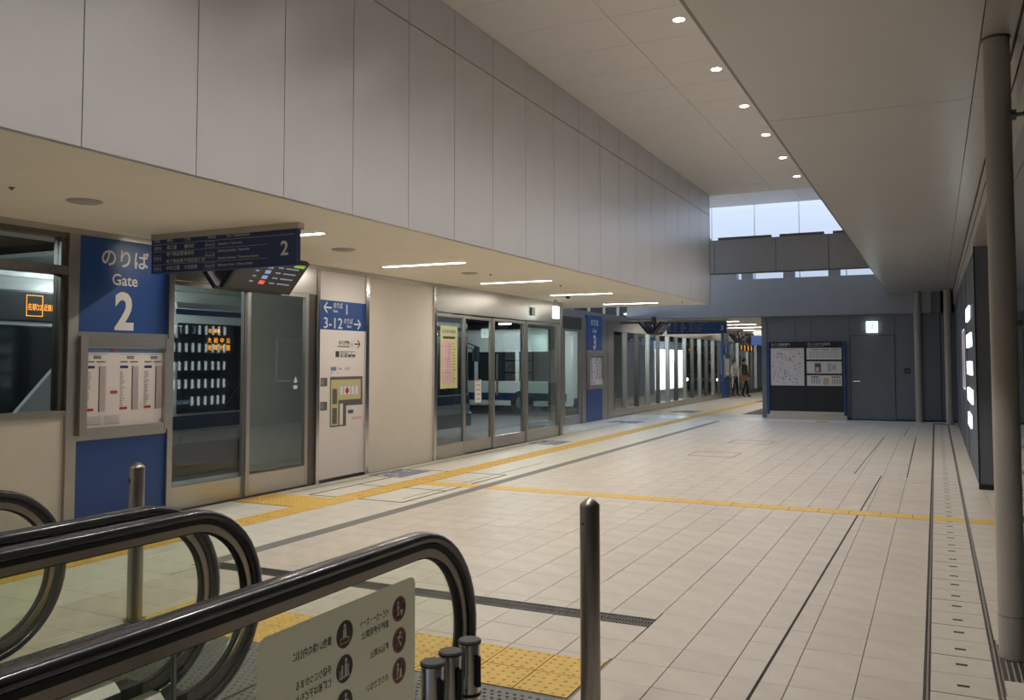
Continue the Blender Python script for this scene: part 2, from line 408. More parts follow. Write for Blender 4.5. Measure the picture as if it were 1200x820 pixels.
mb.build('slats', gr)['kind'] = 'stuff'

# ================================================================== CEILINGS
sof = ST(B('ceiling', -8.2, -8, ZS, XF-.042, YE, ZS+.2, 'soffit'))
mb = MB(); mb.box(XF-.2, -8, ZS+.2, XF-.04, YE-.02, 5.2, 'seam'); core = mb.build('fascia_core')
core.name = 'wall_fascia'; ST(core)
def yj(k): return 3.405+.8675*k
pm1 = MB().box(0, .004, 0, .04, .8635, 1.943, 'fascia').mesh('panel'); pm2 = MB().box(0, .004, 0, .04, .8635, .438, 'fascia').mesh('panel')
k0 = -12
for k in range(k0, 18):
    l = .8675 if k < 17 else None
    inst(pm1, 'fascia_panel', core, (XF-.04, yj(k), ZS+.003)); inst(pm2, 'fascia_panel', core, (XF-.04, yj(k), 4.757))
last = MB().box(XF-.04, yj(18)+.004, ZS+.003, XF, YE, 4.746, 'fascia').build('fascia_panel', core)
MB().box(XF-.04, yj(18)+.004, 4.757, XF, YE, 5.195, 'fascia').build('fascia_panel', core)
MB().box(-8.1, YE-.04, ZS+.003, XF, YE, 5.8, 'fascia').build('end_panel', core)
hc = ST(B('ceiling_upper', -4.6, -8, 5.206, .6, YE, 5.3, 'seam'))
for i, (a, b) in enumerate(((XF, -3.03), (-3.03, -1.66), (-1.66, -.29))):
    me = MB().box(.003, .003, 0, b-a-.003, .8645, .02, 'ceil').mesh('panel')
    for k in range(k0, 18): inst(me, 'ceiling_panel', hc, (a, yj(k), 5.19))
    MB().box(a+.003, yj(18)+.003, 5.19, b-.003, YE, 5.21, 'ceil').build('ceiling_panel', hc)
lw = ST(B('ceiling_lightwell', -6.15, YE, 5.82, .6, 24.1, 5.95, 'seam'))
B('riser', -4.4, YE, 5.19, .6, YE+.05, 5.82, 'ceil', lw)
xs = [-6.15, -5.77, -4.42, -3.07, -1.72, -.37, .6]
for a, b in zip(xs, xs[1:]):
    for c, d in ((19.1, 20.0), (20.0, 21.35), (21.35, 22.7), (22.7, 24.1)): B('ceiling_panel', a+.004, c+.004, 5.8, b-.004, d-.004, 5.825, 'ceil', lw)
rs = ST(B('ceiling_right', -1.08, -8, 3.35, .62, 25.0, 5.15, 'seam'))
B('edge_trim', -1.095, -8, 3.335, -1.075, 25.0, 3.42, 'darksteel', rs)
sy = [-8, -5.0, .81, 6.58, 12.34, 18.1, 24.9]
for a, b in zip(sy, sy[1:]):
    B('soffit_panel', -1.075, a+.004, 3.335, .257, b-.004, 3.352, 'rsoffit', rs); B('soffit_panel', .263, a+.004, 3.335, .47, b-.004, 3.352, 'rsoffit', rs)
B('soffit_face', -1.10, -8, 3.42, -1.08, 25, 5.19, 'fascia', rs)

# ================================================================== LAMPS
def area(name, loc, sx, sy, w, col, parent, rot=(0, 0, 0)):
    l = bpy.data.lights.new(name, 'AREA'); l.shape = 'RECTANGLE'; l.size = sx; l.size_y = sy; l.energy = w; l.color = col
    o = bpy.data.objects.new(name, l); COL.objects.link(o); o.location = loc; o.rotation_euler = rot; o.parent = parent; return o
def strip_light(x0, x1, y, z, lab, w=HALL_W, group=None, w_=.055):
    t = thing('linear_light', lab, 'ceiling light', group)
    B('trim', x0-.02, y-w_/2-.012, z-.004, x1+.02, y+w_/2+.012, z, 'signwhite', t)
    B('diffuser', x0, y-w_/2, z-.009, x1, y+w_/2, z-.004, 'em_strip', t)
    if w: area('lamp', ((x0+x1)/2, y, z-.02), x1-x0, w_, w, (1, .92, .80), t)
labs = {1.2: 'recessed linear ceiling light behind the viewer over gate 1', 6.74: 'white linear ceiling light half hidden by the hanging gate 2 sign',
        9.54: 'long white linear ceiling light above the wall map, nearest in full view', 12.28: 'white linear ceiling light above the start of the glass gate doors',
        15.08: 'white linear ceiling light in front of the small green exit sign', 18.0: 'farthest white linear ceiling light under the low beige soffit'}
for y, lb in labs.items(): strip_light(-6.48, -5.28, y, ZS, lb)
strip_light(-6.48, -5.28, -1.6, ZS, 'recessed linear ceiling light far behind the viewer')
for i in range(-4, 6):
    y = 8.98+1.756*i
    t = thing('downlight', ['nearest', 'second', 'third', 'fourth', 'fifth', 'farthest'][i]+' round downlight in the high ceiling in view, counted from the viewer' if i >= 0 else ['fourth', 'third', 'second', 'first'][i+4]+' round downlight behind the viewer, counting back from the nearest in view', 'ceiling light', 'downlights in the high ceiling')
    mb = MB(); mb.lathe(-2.375, y, [(.075, 5.19), (.075, 5.184), (.062, 5.182), (.062, 5.19)], 'signwhite'); mb.build('rim', t, True)
    mb = MB(); mb.lathe(-2.375, y, [(.06, 5.188), (.06, 5.184)], 'em_down'); mb.build('lens', t)
    l = bpy.data.lights.new('lamp', 'SPOT'); l.energy = 150; l.spot_size = 2.3; l.spot_blend = .6; l.shadow_soft_size = .09; l.color = (1, .94, .87)
    o = bpy.data.objects.new('lamp', l); COL.objects.link(o); o.location = (-2.375, y, 5.15); o.parent = t
# small ceiling fittings
for (x, y, r, lb) in ((-5.87, 4.58, .13, 'round beige speaker disc in the low soffit above the gate 2 sign'), (-5.86, 7.84, .13, 'round beige speaker disc in the low soffit beside the linear light'),
                 (-5.86, 10.75, .12, 'round beige speaker disc in the low soffit farther along')):
    t = thing('ceiling_speaker', lb, 'speaker'); mb = MB(); mb.lathe(x, y, [(r, ZS), (r, ZS-.006), (r-.02, ZS-.014), (.01, ZS-.016)], 'col_grey'); mb.build('grille', t, True)
for (x, y, lb) in ((-5.87, 3.99, 'tiny sprinkler head in the low soffit at the left edge'), (-5.68, 11.04, 'tiny sprinkler head in the low soffit near the glass gates'), (-5.5, 13.2, 'tiny sprinkler head in the low soffit before the far lights'), (-4.75, 18.0, 'tiny white sprinkler head at the end of the low soffit')):
    t = thing('sprinkler_head', lb, 'sprinkler'); mb = MB(); mb.lathe(x, y, [(.022, ZS), (.022, ZS-.004), (.01, ZS-.012), (.008, ZS-.02)], 'darksteel'); mb.build('head', t, True)
t = thing('dome_camera', 'small black dome camera on the low soffit beside a linear light', 'camera'); mb = MB(); mb.lathe(-6.25, 15.35, [(.045, ZS), (.045, ZS-.02), (.035, ZS-.045), (.02, ZS-.055), (.005, ZS-.06)], 'black'); mb.build('dome', t, True)

# ================================================================== GATE WALL (left)
wl = ST(B('wall_left', XW-.14, -8, 0, XW-.02, 4.0, 2.8, 'whitewall'))
B('head_trim', XW-.10, -8, 2.745, XW+.03, 17.2, 2.80, 'steel_h', wl)
# window 1 over a beige spandrel
w1 = ST(empty('window_1'))
B('spandrel', XW-.08, 2.0, .0, XW, 5.50, 1.06, 'whitewall', w1)
B('sill', XW-.1, 2.0, 1.06, XW+.03, 5.50, 1.12, 'steel_h', w1); B('transom', XW-.1, 2.0, 2.36, XW+.02, 5.50, 2.44, 'steel_h', w1)
B('frame_head', XW-.1, 2.0, 2.70, XW+.02, 5.50, 2.75, 'darksteel', w1); B('frame_post', XW-.1, 5.36, 1.12, XW+.0, 5.42, 2.72, 'darksteel', w1)
B('pane', XW-.05, 2.0, 1.12, XW-.04, 5.36, 2.36, 'glass', w1); B('pane', XW-.05, 2.0, 2.44, XW-.04, 5.36, 2.70, 'glass', w1)
for (a, b) in ((5.42, 5.53), (6.59, 6.66), (9.0, 9.06), (10.07, 10.15), (11.92, 11.99)): B('post', XW-.08, a, 0, XW+.035, b, 2.745, 'brightsteel' if a > 8 else 'steel', wl, bevel=.004)
for p_ in ((10.15, 11.92),):
    for zz in ((0.0, 2.745),): B('wall_panel', XW-.06, p_[0], zz[0], XW, p_[1], zz[1], 'whitewall', wl)
# gate sign columns
def gate_sign(x, y0, y1, num, lab, top=2.745):
    t = thing('gate_sign', lab, 'sign'); w = y1-y0
    B('backing', x-.08, y0, 0, x+.0, y1, top, 'blue', t)
    B('upper_band', x, y0, 1.80, x+.02, y1, 1.845, 'steel_h', t); B('lower_band', x, y0, .83, x+.02, y1, .88, 'steel_h', t)
    fr = MB(); zt, zb = 1.80, .88
    fr.box(x, y0+.0, zb, x+.075, y0+.075, zt, 'steel'); fr.box(x, y1-.075, zb, x+.075, y1, zt, 'steel')
    fr.box(x, y0+.075, zt-.10, x+.07, y1-.075, zt-.0, 'steel_h'); fr.box(x, y0+.075, zb, x+.07, y1-.075, zb+.065, 'steel_h')
    fo = fr.build('display_frame', t)
    B('timetable_sheet', x, y0+.075, zb+.06, x+.03, y1-.075, zt-.1, 'paper', t)
    pl = PL((x+.03, y0+.08, zb+.07), '+X'); W_ = w-.16; H_ = zt-zb-.18
    pl.q(0, H_-.04, W_, H_-.0, 'pblue')
    pl.q(W_*.3, H_-.03, W_*.35, H_-.012, 'red', .002)
    for k, u in enumerate((.0, .42, .74)):
        u *= W_; cw = W_*.27
        pl.q(u+cw*.35, H_-.10, u+cw*.7, H_-.07, 'inkgrey'); pl.ln(u, H_-.055, u+cw, H_-.055, .003, 'inkgrey')
        pl.q(u+.01, H_-.135, u+cw*.4, H_-.12, 'inkgrey'); pl.q(u+cw*.5, H_-.135, u+cw*.9, H_-.12, 'inkgrey')
        pl.q(u+.01, H_-.19, u+cw*.42, H_-.165, 'navy'); pl.q(u+.01, .15, u+cw*.40, .175, 'red')
        pl.q(u+cw*.62, .14, u+cw*.66, H_-.17, 'ink')
        for j in range(4): pl.q(u+cw*(.68+j*.07), .14, u+cw*(.735+j*.07), H_-.17, ('pink', 'pgrey', 'pgrey', 'pink')[j])
        for j in range(16): pl.q(u+.012, .19+j*(H_-.40)/16, u+.03+random.random()*.04, .197+j*(H_-.40)/16, 'inkgrey')
        for j in range(20): pl.q(u+cw*.66, .15+j*(H_-.34)/20, u+cw*.95, .153+j*(H_-.34)/20, 'pgrey', .0022)
    pl.q(W_*.31, .31, W_*.40, .335, 'red')
    for k in range(2):
        for j in range(5): pl.q(W_*(.0+.24*k), .02+j*.018, W_*(.2+.24*k), .026+j*.018, 'pgrey' if j else 'orangeink')
    pl.done('timetable_print', t)
    s = PL((x, y0, 0), '+X')
    letters(s, 'のりば', w/2, 2.50, .19, 'signwhite', t, align='CENTER', stroke=.003); letters(s, 'Gate', w/2, 2.31, .155, 'signwhite', t, align='CENTER', stroke=.002)
    letters(s, str(num), w/2, 1.885, .50, 'signwhite', t, 'numeral', align='CENTER', stroke=.016, squeeze=.9)
    return t
gate_sign(XW, 5.53, 6.59, 2, 'tall blue gate 2 sign column with timetable case, left of the sliding door')
# gate 2 sliding doors
d1 = ST(empty('door_1'))
B('header', XW-.06, 6.66, 2.42, XW+.02, 9.0, 2.745, 'steel_h', d1)
def leaf(parent, x, y0, y1, zb, zt, sw=.06, kick=.16, m='steel', pane='glass', name='door_leaf'):
    f = MB(); f.box(x-.05, y0, zb, x, y0+sw, zt, m); f.box(x-.05, y1-sw, zb, x, y1, zt, m)
    f.box(x-.05, y0+sw, zb, x, y1-sw, zb+kick, 'steel_h'); f.box(x-.05, y0+sw, zt-.05, x, y1-sw, zt, 'steel_h')
    fo = f.build(name, parent, bevel=.003)
    B('pane', x-.03, y0+sw, zb+kick, x-.02, y1-sw, zt-.05, pane, fo); return fo
l1 = leaf(d1, XW-.03, 6.66, 7.80, .01, 2.42, .05, .24); l2 = leaf(d1, XW+.01, 7.76, 8.86, .02, 2.42, .06, .24)
B('door_jamb', XW-.08, 8.86, 0, XW, 9.0, 2.42, 'darksteel', d1)
B('sensor', XW+.02, 7.95, 2.47, XW+.04, 8.12, 2.50, 'black', d1)
p = PL((XW-.008, 8.60, 0), '+X'); p.poly([(0, 1.30), (.07, 1.30), (.035, 1.39)], 'signwhite'); p.q(0, 1.22, .07, 1.27, 'signwhite'); p.done('sticker', d1)
# wall map
t = thing('wall_map', 'white wall map panel with blue direction header for gates 1 and 3-12', 'sign')
B('board', XW-.04, 9.06, .04, XW+.004, 10.07, 2.745, 'paper', t)
p = PL((XW+.004, 9.06, 0), '+X'); p.q(.0, 1.98, 1.01, 2.365, 'blue')
p.arrow(.19, 2.27, .16, .022, 'signwhite', -1); p.arrow(.84, 2.07, .15, .022, 'signwhite', 1)
p.arrow(.84, 1.80, .13, .018, 'ink', 1)
for i in range(5): p.frame(.36+i*.09, 1.62, .36+i*.09+.075, 1.70, .006, 'ink')
p.q(.36, 1.62, .435, 1.70, 'ink', .002)
p.disc(.49, 1.675, .012, 'ink'); p.q(.48, 1.63, .5, 1.66, 'ink'); p.disc(.58, 1.675, .012, 'ink'); p.q(.565, 1.63, .595, 1.66, 'ink'); p.q(.64, 1.63, .70, 1.655, 'ink'); p.q(.73, 1.63, .79, 1.655, 'ink')
p.q(.26, 1.44, .38, 1.49, 'pblue'); p.q(.42, 1.45, .5, 1.48, 'pgrey'); p.q(.56, 1.45, .66, 1.457, 'inkgrey'); p.q(.56, 1.47, .68, 1.477, 'inkgrey')
p.q(.27, 1.40, .29, 1.42, 'red'); p.q(.40, 1.40, .42, 1.42, 'orangeink')
p.poly([(.25, .70), (.60, .70), (.60, .97), (.97, .97), (.97, 1.36), (.25, 1.36)], 'mapgrey', .001)
p.poly([(.27, .72), (.43, .72), (.43, 1.05), (.93, 1.05), (.93, 1.32), (.27, 1.32)], 'mapyellow')
p.poly([(.46, .72), (.53, .72), (.53, 1.0), (.46, 1.0)], 'paper', .002); p.q(.45, 1.10, .90, 1.25, 'pgrey', .002)
for i in range(5): p.q(.47+i*.085, 1.12, .52+i*.085, 1.23, 'paper', .0025)
p.disc(.62, 1.17, .04, 'red', .003); p.q(.30, .74, .40, .95, 'mapgrey', .002); p.q(.30, 1.0, .40, 1.2, 'mapgrey', .002)
for z in (1.24, .93): p.q(.05, z, .19, z+.11, 'mapgrey'); p.q(.06, z+.02, .12, z+.09, 'inkgrey', .002)
p.q(.64, .86, .76, .91, 'mapgrey'); p.q(.72, .80, .95, .805, 'red'); p.q(.72, .78, .95, .785, 'red')
p.done('map_print', t)
for (s, u, v, z, m, wd) in (('のりば', .30, 2.275, .085, 'signwhite', .2), ('Gate', .30, 2.215, .05, 'signwhite', None), ('1', .55, 2.20, .19, 'signwhite', None), ('3-12', .09, 2.0, .20, 'signwhite', .40),
                  ('のりば', .53, 2.075, .085, 'signwhite', .2), ('Gate', .60, 2.02, .05, 'signwhite', None), ('市バス案内', .42, 1.79, .06, 'ink', .24), ('City Bus Information', .40, 1.755, .028, 'ink', .27), ('i', .705, 1.76, .11, 'ink', None)):
    letters(p, s, u, v, z, m, t, width=wd, stroke=.001)
# glass gate front
d2 = ST(empty('door_2'))
B('header', XW-.06, 11.99, 2.36, XW+.02, 17.2, 2.745, 'steel_h', d2)
leaf(d2, XW, 11.99, 13.0, .0, 2.34, .07, .22); leaf(d2, XW-.04, 13.0, 14.06, .01, 2.34, .05, .20); leaf(d2, XW-.02, 14.06, 15.45, .01, 2.34, .07, .20); leaf(d2, XW, 15.45, 17.10, .0, 2.34, .07, .22)
B('jamb', XW-.1, 17.08, 0, XW+.03, 17.2, 2.745, 'steel', d2)
B('handle', XW+.0, 14.14, .95, XW+.03, 14.17, 1.7, 'brightsteel', d2)
B('sensor', XW+.02, 15.6, 2.46, XW+.05, 15.75, 2.62, 'darksteel', d2)
t = thing('map_poster', 'yellow bordered street map poster taped on the first glass gate pane', 'poster')
p = PL((XW-.015, 12.18, 1.12), '+X'); p.q(0, 0, .56, 1.02, 'pyellow'); p.q(.05, .08, .36, .78, 'pink', .002); p.q(.05, .90, .5, .97, 'pgrey', .002); p.q(.08, .81, .48, .85, 'ink', .002)
for i in range(9):
    a = random.Random(i); p.ln(.06+a.random()*.28, .1, .06+a.random()*.28, .76, .006, ('pgrey', 'signwhite', 'mapgrey')[i % 3], .0025)
    p.ln(.06, .12+i*.07, .35, .1+i*.075, .005, ('signwhite', 'pgrey', 'red')[i % 3], .0027)
for i in range(14): p.q(.39, .1+i*.048, .43+a.random()*.09, .115+i*.048, 'inkgrey', .002)
letters(p, 'バスのりば案内', .06, .912, .05, 'ink', t, width=.43, h=.003)
p.done('sheet', t)
t = thing('glass_notice', 'narrow white paper notice with black lines on the second glass gate pane', 'notice')
p = PL((XW-.055, 13.42, .83), '+X'); p.q(0, 0, .26, .42, 'paper')
for i in range(5): p.ln(.05, .06+i*.08, .13, .09+i*.08, .012, 'ink', .002); p.ln(.13, .09+i*.08, .2, .06+i*.08, .012, 'ink', .002)
p.frame(.0, 0, .26, .42, .01, 'ink', .002); p.done('sheet', t)
# bay side of the wall: return where the wall steps back
B('return_pane', X2, 17.19, .2, XW-.12, 17.20, 2.36, 'glass', wl); B('return_rail', X2, 17.16, 0, XW-.1, 17.23, .2, 'steel', wl); B('return_header', X2, 17.15, 2.36, XW-.1, 17.24, 2.8, 'steel', wl)
# set-back wall with gate 3
wf = ST(B('wall_left_far', X2-.12, 17.2, 2.66, X2, 48, 2.8, 'steel_h'))
w4 = ST(empty('window_added'))  # unseen side and roof glazing, added to bring daylight into the light well
for k in range(6): B('mullion', X2-.06, YE+k*1.166, 2.8, X2, YE+k*1.166+.05, 5.82, 'signwhite', w4)
for k in range(5): B('pane', X2-.04, YE+.05+k*1.166, 2.85, X2-.03, YE+(k+1)*1.166, 5.78, 'clearglass', w4); B('added_roof_pane', -8.1, YE+.05+k*1.0, 5.84, -6.15, YE+k*1.0+1.0, 5.85, 'clearglass', w4)
B('window_sill', X2-.1, YE, 2.8, X2, 24.9, 2.85, 'steel_h', w4)
B('cladding', X2-.1, 18.9, 0, X2, 19.55, 2.66, 'steel', wf); B('cladding', X2-.1, 17.25, 2.36, X2, 18.9, 2.66, 'steel', wf); leaf(wf, X2, 17.25, 18.9, .0, 2.36, .08, .2, name='fixed_light'); B('cladding', X2-.1, 20.8, 0, X2+.02, 21.1, 2.66, 'steel', wf)
B('cladding', X2-.1, 22.25, 0, X2+.02, 23.2, 2.66, 'steel', wf)
for yy in (19.2, 22.7): B('cladding_joint', X2, yy, 0, X2+.003+(.02 if yy > 22 else 0), yy+.012, 2.66, 'gap', wf)
B('header', X2-.1, 19.55, 2.35, X2, 20.8, 2.66, 'darksteel', wf); leaf(wf, X2, 19.55, 20.8, .02, 2.35, .16, .2, name='exit_door')
gate_sign(X2+.03, 21.1, 22.25, 3, 'tall blue gate 3 sign column with timetable case on steel cladding', 2.76)
B('pane_header', X2-.1, 23.2, 2.40, X2, 47, 2.66, 'steel_h', wf); B('base_rail', X2-.1, 23.2, 0, X2, 47, .2, 'steel_h', wf)
y = 23.2; i = 0
while y < 46:
    if 37.0 < y < 38.1: y = 38.2; continue
    B('post', X2-.1, y, .2, X2+.02, y+(.12 if i % 2 else .07), 2.4, 'steel' if i % 2 else 'darksteel', wf)
    B('pane', X2-.06, y+.1, .2, X2-.05, min(y+1.12, 47), 2.4, 'glass', wf); y += 1.12; i += 1
gate_sign(X2+.05, 37.1, 38.15, 4, 'distant blue gate 4 sign column beside the two people', 2.7)
# ------------------------------------------------------------------ hanging signs
def hanging(x0, x1, y, z0, z1, num, rows, lab):
    t = thing('hanging_sign', lab, 'sign')
    B('hanger', x0-.0, y-.04, z1, x1+.03, y+.04, ZS, 'steel_h', t)
    B('board', x0, y-.03, z0, x1, y+.03, z1, 'navy' if num == 2 else 'blue', t)
    p = PL((x0, y-.03, z0), '-Y'); W_ = x1-x0; H_ = z1-z0
    k = H_/(len(rows)+.55)
    hv = H_-.5*k
    for s, u in (('系統', .03), ('種別', .20), ('行先', .43), ('Route', .73), ('Via / Destination', .96)): letters(p, s, u*W_/1.78, hv+.02, .042, 'signwhite', t)
    p.ln(.02, hv, W_-.02, hv, .005, 'line')
    v = hv
    for n, (r, a, b, e) in enumerate(rows):
        hgt = k*(1.35 if len(a) > 1 else .82); vm = v-hgt/2
        p.frame(.03, vm-.03, .135, vm+.03, .003, 'line'); letters(p, r, .035, vm-.014, .036, 'signwhite', t, width=.095)
        p.frame(.70, vm-.028, .82, vm+.028, .003, 'line'); letters(p, 'Route '+r[-2:], .71, vm-.012, .034, 'signwhite', t, width=.10)
        for i, s in enumerate(a):
            o_ = vm-.016+(.034 if i == 0 and len(a) > 1 else -.034 if len(a) > 1 else 0)
            letters(p, s, .20, o_, .045, 'signwhite', t); letters(p, b[i], .43, o_, .045, 'signwhite', t); letters(p, e[i], .86, o_+.006, .032, 'signwhite', t)
        v -= hgt
        if n < len(rows)-1: p.ln(.02, v, W_*.82, v, .004, 'line')
    p.done('rules', t)
    letters(p, str(num), W_-.13, H_*.30, H_*.55, 'signwhite', t, 'numeral', align='CENTER', stroke=.004)
rows2 = [('名駅22', ['畑江通'], ['横井町'], ['Hataedori / Yokoi-cho']), ('名駅23', ['地下鉄岩塚', '地下鉄岩塚'], ['横井町', '戸田荘四丁目'], ['Subway Iwatsuka / Yokoi-cho', 'Subway Iwatsuka / Todaso-yonchome']), ('名駅24', ['中村公園'], ['大治西条'], ['Nakamura Koen / Oharu Nishijo'])]
hanging(-6.87, -5.09, 6.15, 2.42, 2.745, 2, rows2, 'navy hanging destination sign numbered 2 under the low soffit')
hanging(-7.42, -5.60, 26.3, 2.38, 2.74, 3, [('名駅25', ['志段味'], ['東谷山'], ['Shidami / Togokusan']), ('名駅26', ['光ケ丘'], ['猪高車庫'], ['Hikarigaoka / Itaka']), ('名駅27', ['大森'], ['瑞穂'], ['Omori / Mizuho'])], 'blue hanging destination sign numbered 3 in the far wall opening')
t = thing('hanging_sign', 'small blue and white hanging sign with grid, farthest down the passage', 'sign')
B('board', -6.3, 33.9, 2.16, -5.05, 34.0, 2.52, 'blue', t); B('hanger', -6.2, 33.92, 2.52, -5.1, 33.98, 2.8, 'steel', t)
p = PL((-6.3, 33.9, 2.16), '-Y')
for i in range(3):
    for j in range(2): p.q(.45+i*.25, .04+j*.17, .62+i*.25, .13+j*.17, 'signwhite' if (i+j) % 2 else 'pgrey')
p.done('print', t)
# departure monitors in a V
def monitors(x, y0, L, z, lab, w=.34, h=.33):
    t = thing('departure_monitor', lab, 'monitor')
    for s in (1, -1):
        mb = MB(); a = (x+s*w, z+h); b = (x+s*.06, z)
        n = Vector((b[1]-a[1], a[0]-b[0])).normalized()*(.05)
        if s < 0: n = -n
        mb.rings([[(q[0], yy, q[1]) for q in (a, b, (b[0]+n.x, b[1]+n.y), (a[0]+n.x, a[1]+n.y))] for yy in (y0, y0+L)], 'black'); mb.build('screen_case', t)
    # screen print on the +X face
    U = Vector((0, 1, 0)); dn = Vector((w-.06, 0, h)).normalized(); N = Vector((h, 0, -(w-.06))).normalized()
    p = PL((0, 0, 0), '+X'); p.o = Vector((x+.06, y0, z)); p.V = dn; p.N = N; p.h = .006; HH = math.hypot(w-.06, h)
    p.q(.03, .03, L-.03, HH-.03, 'ink'); 
    p.q(L-.22, HH-.07, L-.05, HH-.03, 'em_lime', .008)
    for i in range(4):
        vv = HH-.12-i*.068
        p.q(L*.42, vv, L*.50, vv+.045, 'em_blue' if i != 3 else 'em_red', .008); p.q(L*.57, vv+.015, L*.65, vv+.033, 'em_text', .008); p.q(L*.69, vv+.015, L*.69+.2, vv+.033, 'em_text', .008); p.q(L*.28, vv+.015, L*.33, vv+.033, 'em_text', .008)
    p.done('screen_print', t)
    B('bracket', x-.03, y0+L/2-.05, z+.1, x+.03, y0+L/2+.05, ZS, 'darksteel', t)
    B('bracket', x-.03, y0+.3, z+h-.02, x+.03, y0+.38, ZS+.001, 'darksteel', t)
    B('mount_bar', x-.12, y0+.1, z+h-.03, x+.12, y0+L-.1, z+h, 'darksteel', t)
monitors(-6.50, 6.62, 1.02, 2.30, 'black V-shaped departure monitor pair behind the gate 2 hanging sign')
monitors(-7.1, 23.4, 1.02, 2.30, 'black V-shaped departure monitor pair left of the far hanging sign')
o_ = bpy.data.objects['departure_monitor.001']; B('wall_arm', X2, 23.85, 2.62, -7.07, 23.95, 2.68, 'darksteel', o_)
monitors(-7.3, 36.2, 1.0, 2.30, 'distant black V-shaped departure monitor pair down the passage')
t = thing('exit_sign', 'small green and white running-man exit sign hanging from the low soffit', 'sign')
B('case', -6.90, 16.12, 2.42, -6.83, 16.32, 2.66, 'em_exit', t); B('hanger', -6.88, 16.18, 2.66, -6.85, 16.26, ZS, 'steel', t)
p = PL((-6.83, 16.12, 2.42), '+X'); p.q(.02, .02, .18, .035, 'em_green'); p.disc(.11, .19, .02, 'em_green'); p.ln(.11, .17, .10, .09, .035, 'em_green'); p.ln(.10, .09, .15, .04, .02, 'em_green'); p.ln(.10, .09, .06, .04, .02, 'em_green'); p.ln(.10, .15, .16, .12, .015, 'em_green'); p.done('print', t)

# ================================================================== FAR WALL
fw = ST(B('wall_far', -4.27, YFAR, 0, .47, YFAR+.3, 2.79, 'gap'))
sx = [-4.27, -3.43, -3.03, -2.04]
for a, b in zip(sx, sx[1:]): B('wall_panel', a+.005, YFAR-.02, .05, b-.005, YFAR, 2.775, 'darkwall', fw)
B('wall_panel', -2.035, YFAR-.02, 2.24, -.955, YFAR, 2.775, 'darkwall', fw)
for a, b in ((-.95, -.38), (-.37, .12), (.13, .46)): B('wall_panel', a+.005, YFAR-.02, .05, b-.005, YFAR, 2.775 if b < .2 else 3.34, 'darkwall', fw)
B('wall_panel', -.05, YFAR-.02, 2.785, .46, YFAR, 3.34, 'darkwall', fw)
B('wall_backing', -.35, YFAR, 2.79, .74, YFAR+.3, 4.3, 'darkwall', fw)
B('plinth', -4.27, YFAR-.03, 0, .46, YFAR, .05, 'black', fw)
B('corner_post', -4.33, YFAR-.06, 0, -4.20, YFAR+.35, 2.78, 'darkwall', fw)
B('passage_wall', -4.27, YFAR+.3, 0, -4.1, 48, 2.8, 'upperwall', fw)
uw = ST(B('wall_far_upper', -8.2, YFAR-.12, 2.79, -.08, YFAR+.2, 3.84, 'upperwall'))
B('wall_step', -8.2, YFAR-.12, 3.84, -4.98, YFAR+.2, 4.06, 'upperwall', uw)
B('bottom_edge', -8.2, YFAR-.13, 2.775, -.08, YFAR-.02, 2.79, 'darksteel', uw)
pc = ST(B('ceiling_passage', -8.3, YFAR+.1, 2.8, -4.0, 48.2, 3.0, 'ceil'))
ST(B('wall_passage_end', -8.3, 48, 0, -4.0, 48.2, 2.8, 'beampanel'))
# clerestory glazing above the far wall
cl = ST(empty('window_2'))
for k, x in enumerate((-8.1, -6.9, -5.7, -4.5, -3.3, -2.1, -.9, .3)): B('mullion', x-.012, YFAR+.02, 3.85, x+.012, YFAR+.08, 6.4, 'signwhite', cl)
xs = (-8.1, -6.9, -5.7, -4.5, -3.3, -2.1, -.9, .3)
for a, b in zip(xs, xs[1:]): B('pane', a+.012, YFAR+.04, 3.85, b-.012, YFAR+.05, 6.4, 'clearglass', cl)
for x in (-4.7, -3.57, -2.4): B('sill_block', x-.15, YFAR-.1, 3.84, x+.15, YFAR+.1, 4.02, 'beampanel', uw)
bm_ = ST(B('trim_1', -8.05, 22.02, 3.76, .5, 22.12, 4.60, 'gap'))
xs = [-8.05, -6.45, -4.97, -3.47, -2.24, -.9, .4]
for a, b in zip(xs, xs[1:]):
    B('beam_panel', a+.006, 22.0, 3.74, b-.006, 22.02, 4.60, 'beampanel', bm_); B('beam_cap', a+.10, 21.98, 4.60, b-.10, 22.12, 4.66, 'darksteel', bm_)
    B('beam_flange', a, 21.99, 3.735, b, 22.12, 3.76, 'darksteel', bm_)
# service door
d3 = ST(B('door_3', -2.03, YFAR-.035, .03, -.96, YFAR-.015, 2.23, 'darkwall'))
fr = MB(); fr.box(-2.045, YFAR-.03, 0, -2.03, YFAR-.01, 2.245, 'gap'); fr.box(-.96, YFAR-.03, 0, -.945, YFAR-.01, 2.245, 'gap'); fr.box(-2.045, YFAR-.03, 2.23, -.945, YFAR-.01, 2.245, 'gap'); fr.build('door_frame', d3)
mb = MB(); mb.cyl((-1.98, YFAR-.09, 1.02), (-1.80, YFAR-.09, 1.02), .014, 'brightsteel', 10); mb.cyl((-1.97, YFAR-.09, 1.02), (-1.97, YFAR-.03, 1.02), .012, 'brightsteel', 8); mb.build('door_handle', d3)
t = thing('card_reader', 'small black square card reader on the dark wall right of the service door', 'card reader')
B('case', -.73, YFAR-.05, 1.24, -.60, YFAR-.02, 1.37, 'black', t, bevel=.006); B('reader_face', -.70, YFAR-.054, 1.27, -.63, YFAR-.05, 1.33, 'darksteel', t)
t = thing('exit_sign', 'square lit exit sign above the dark grey service door', 'sign')
B('case', -1.63, YFAR-.10, 2.31, -1.35, YFAR-.02, 2.60, 'em_exit', t, bevel=.01)
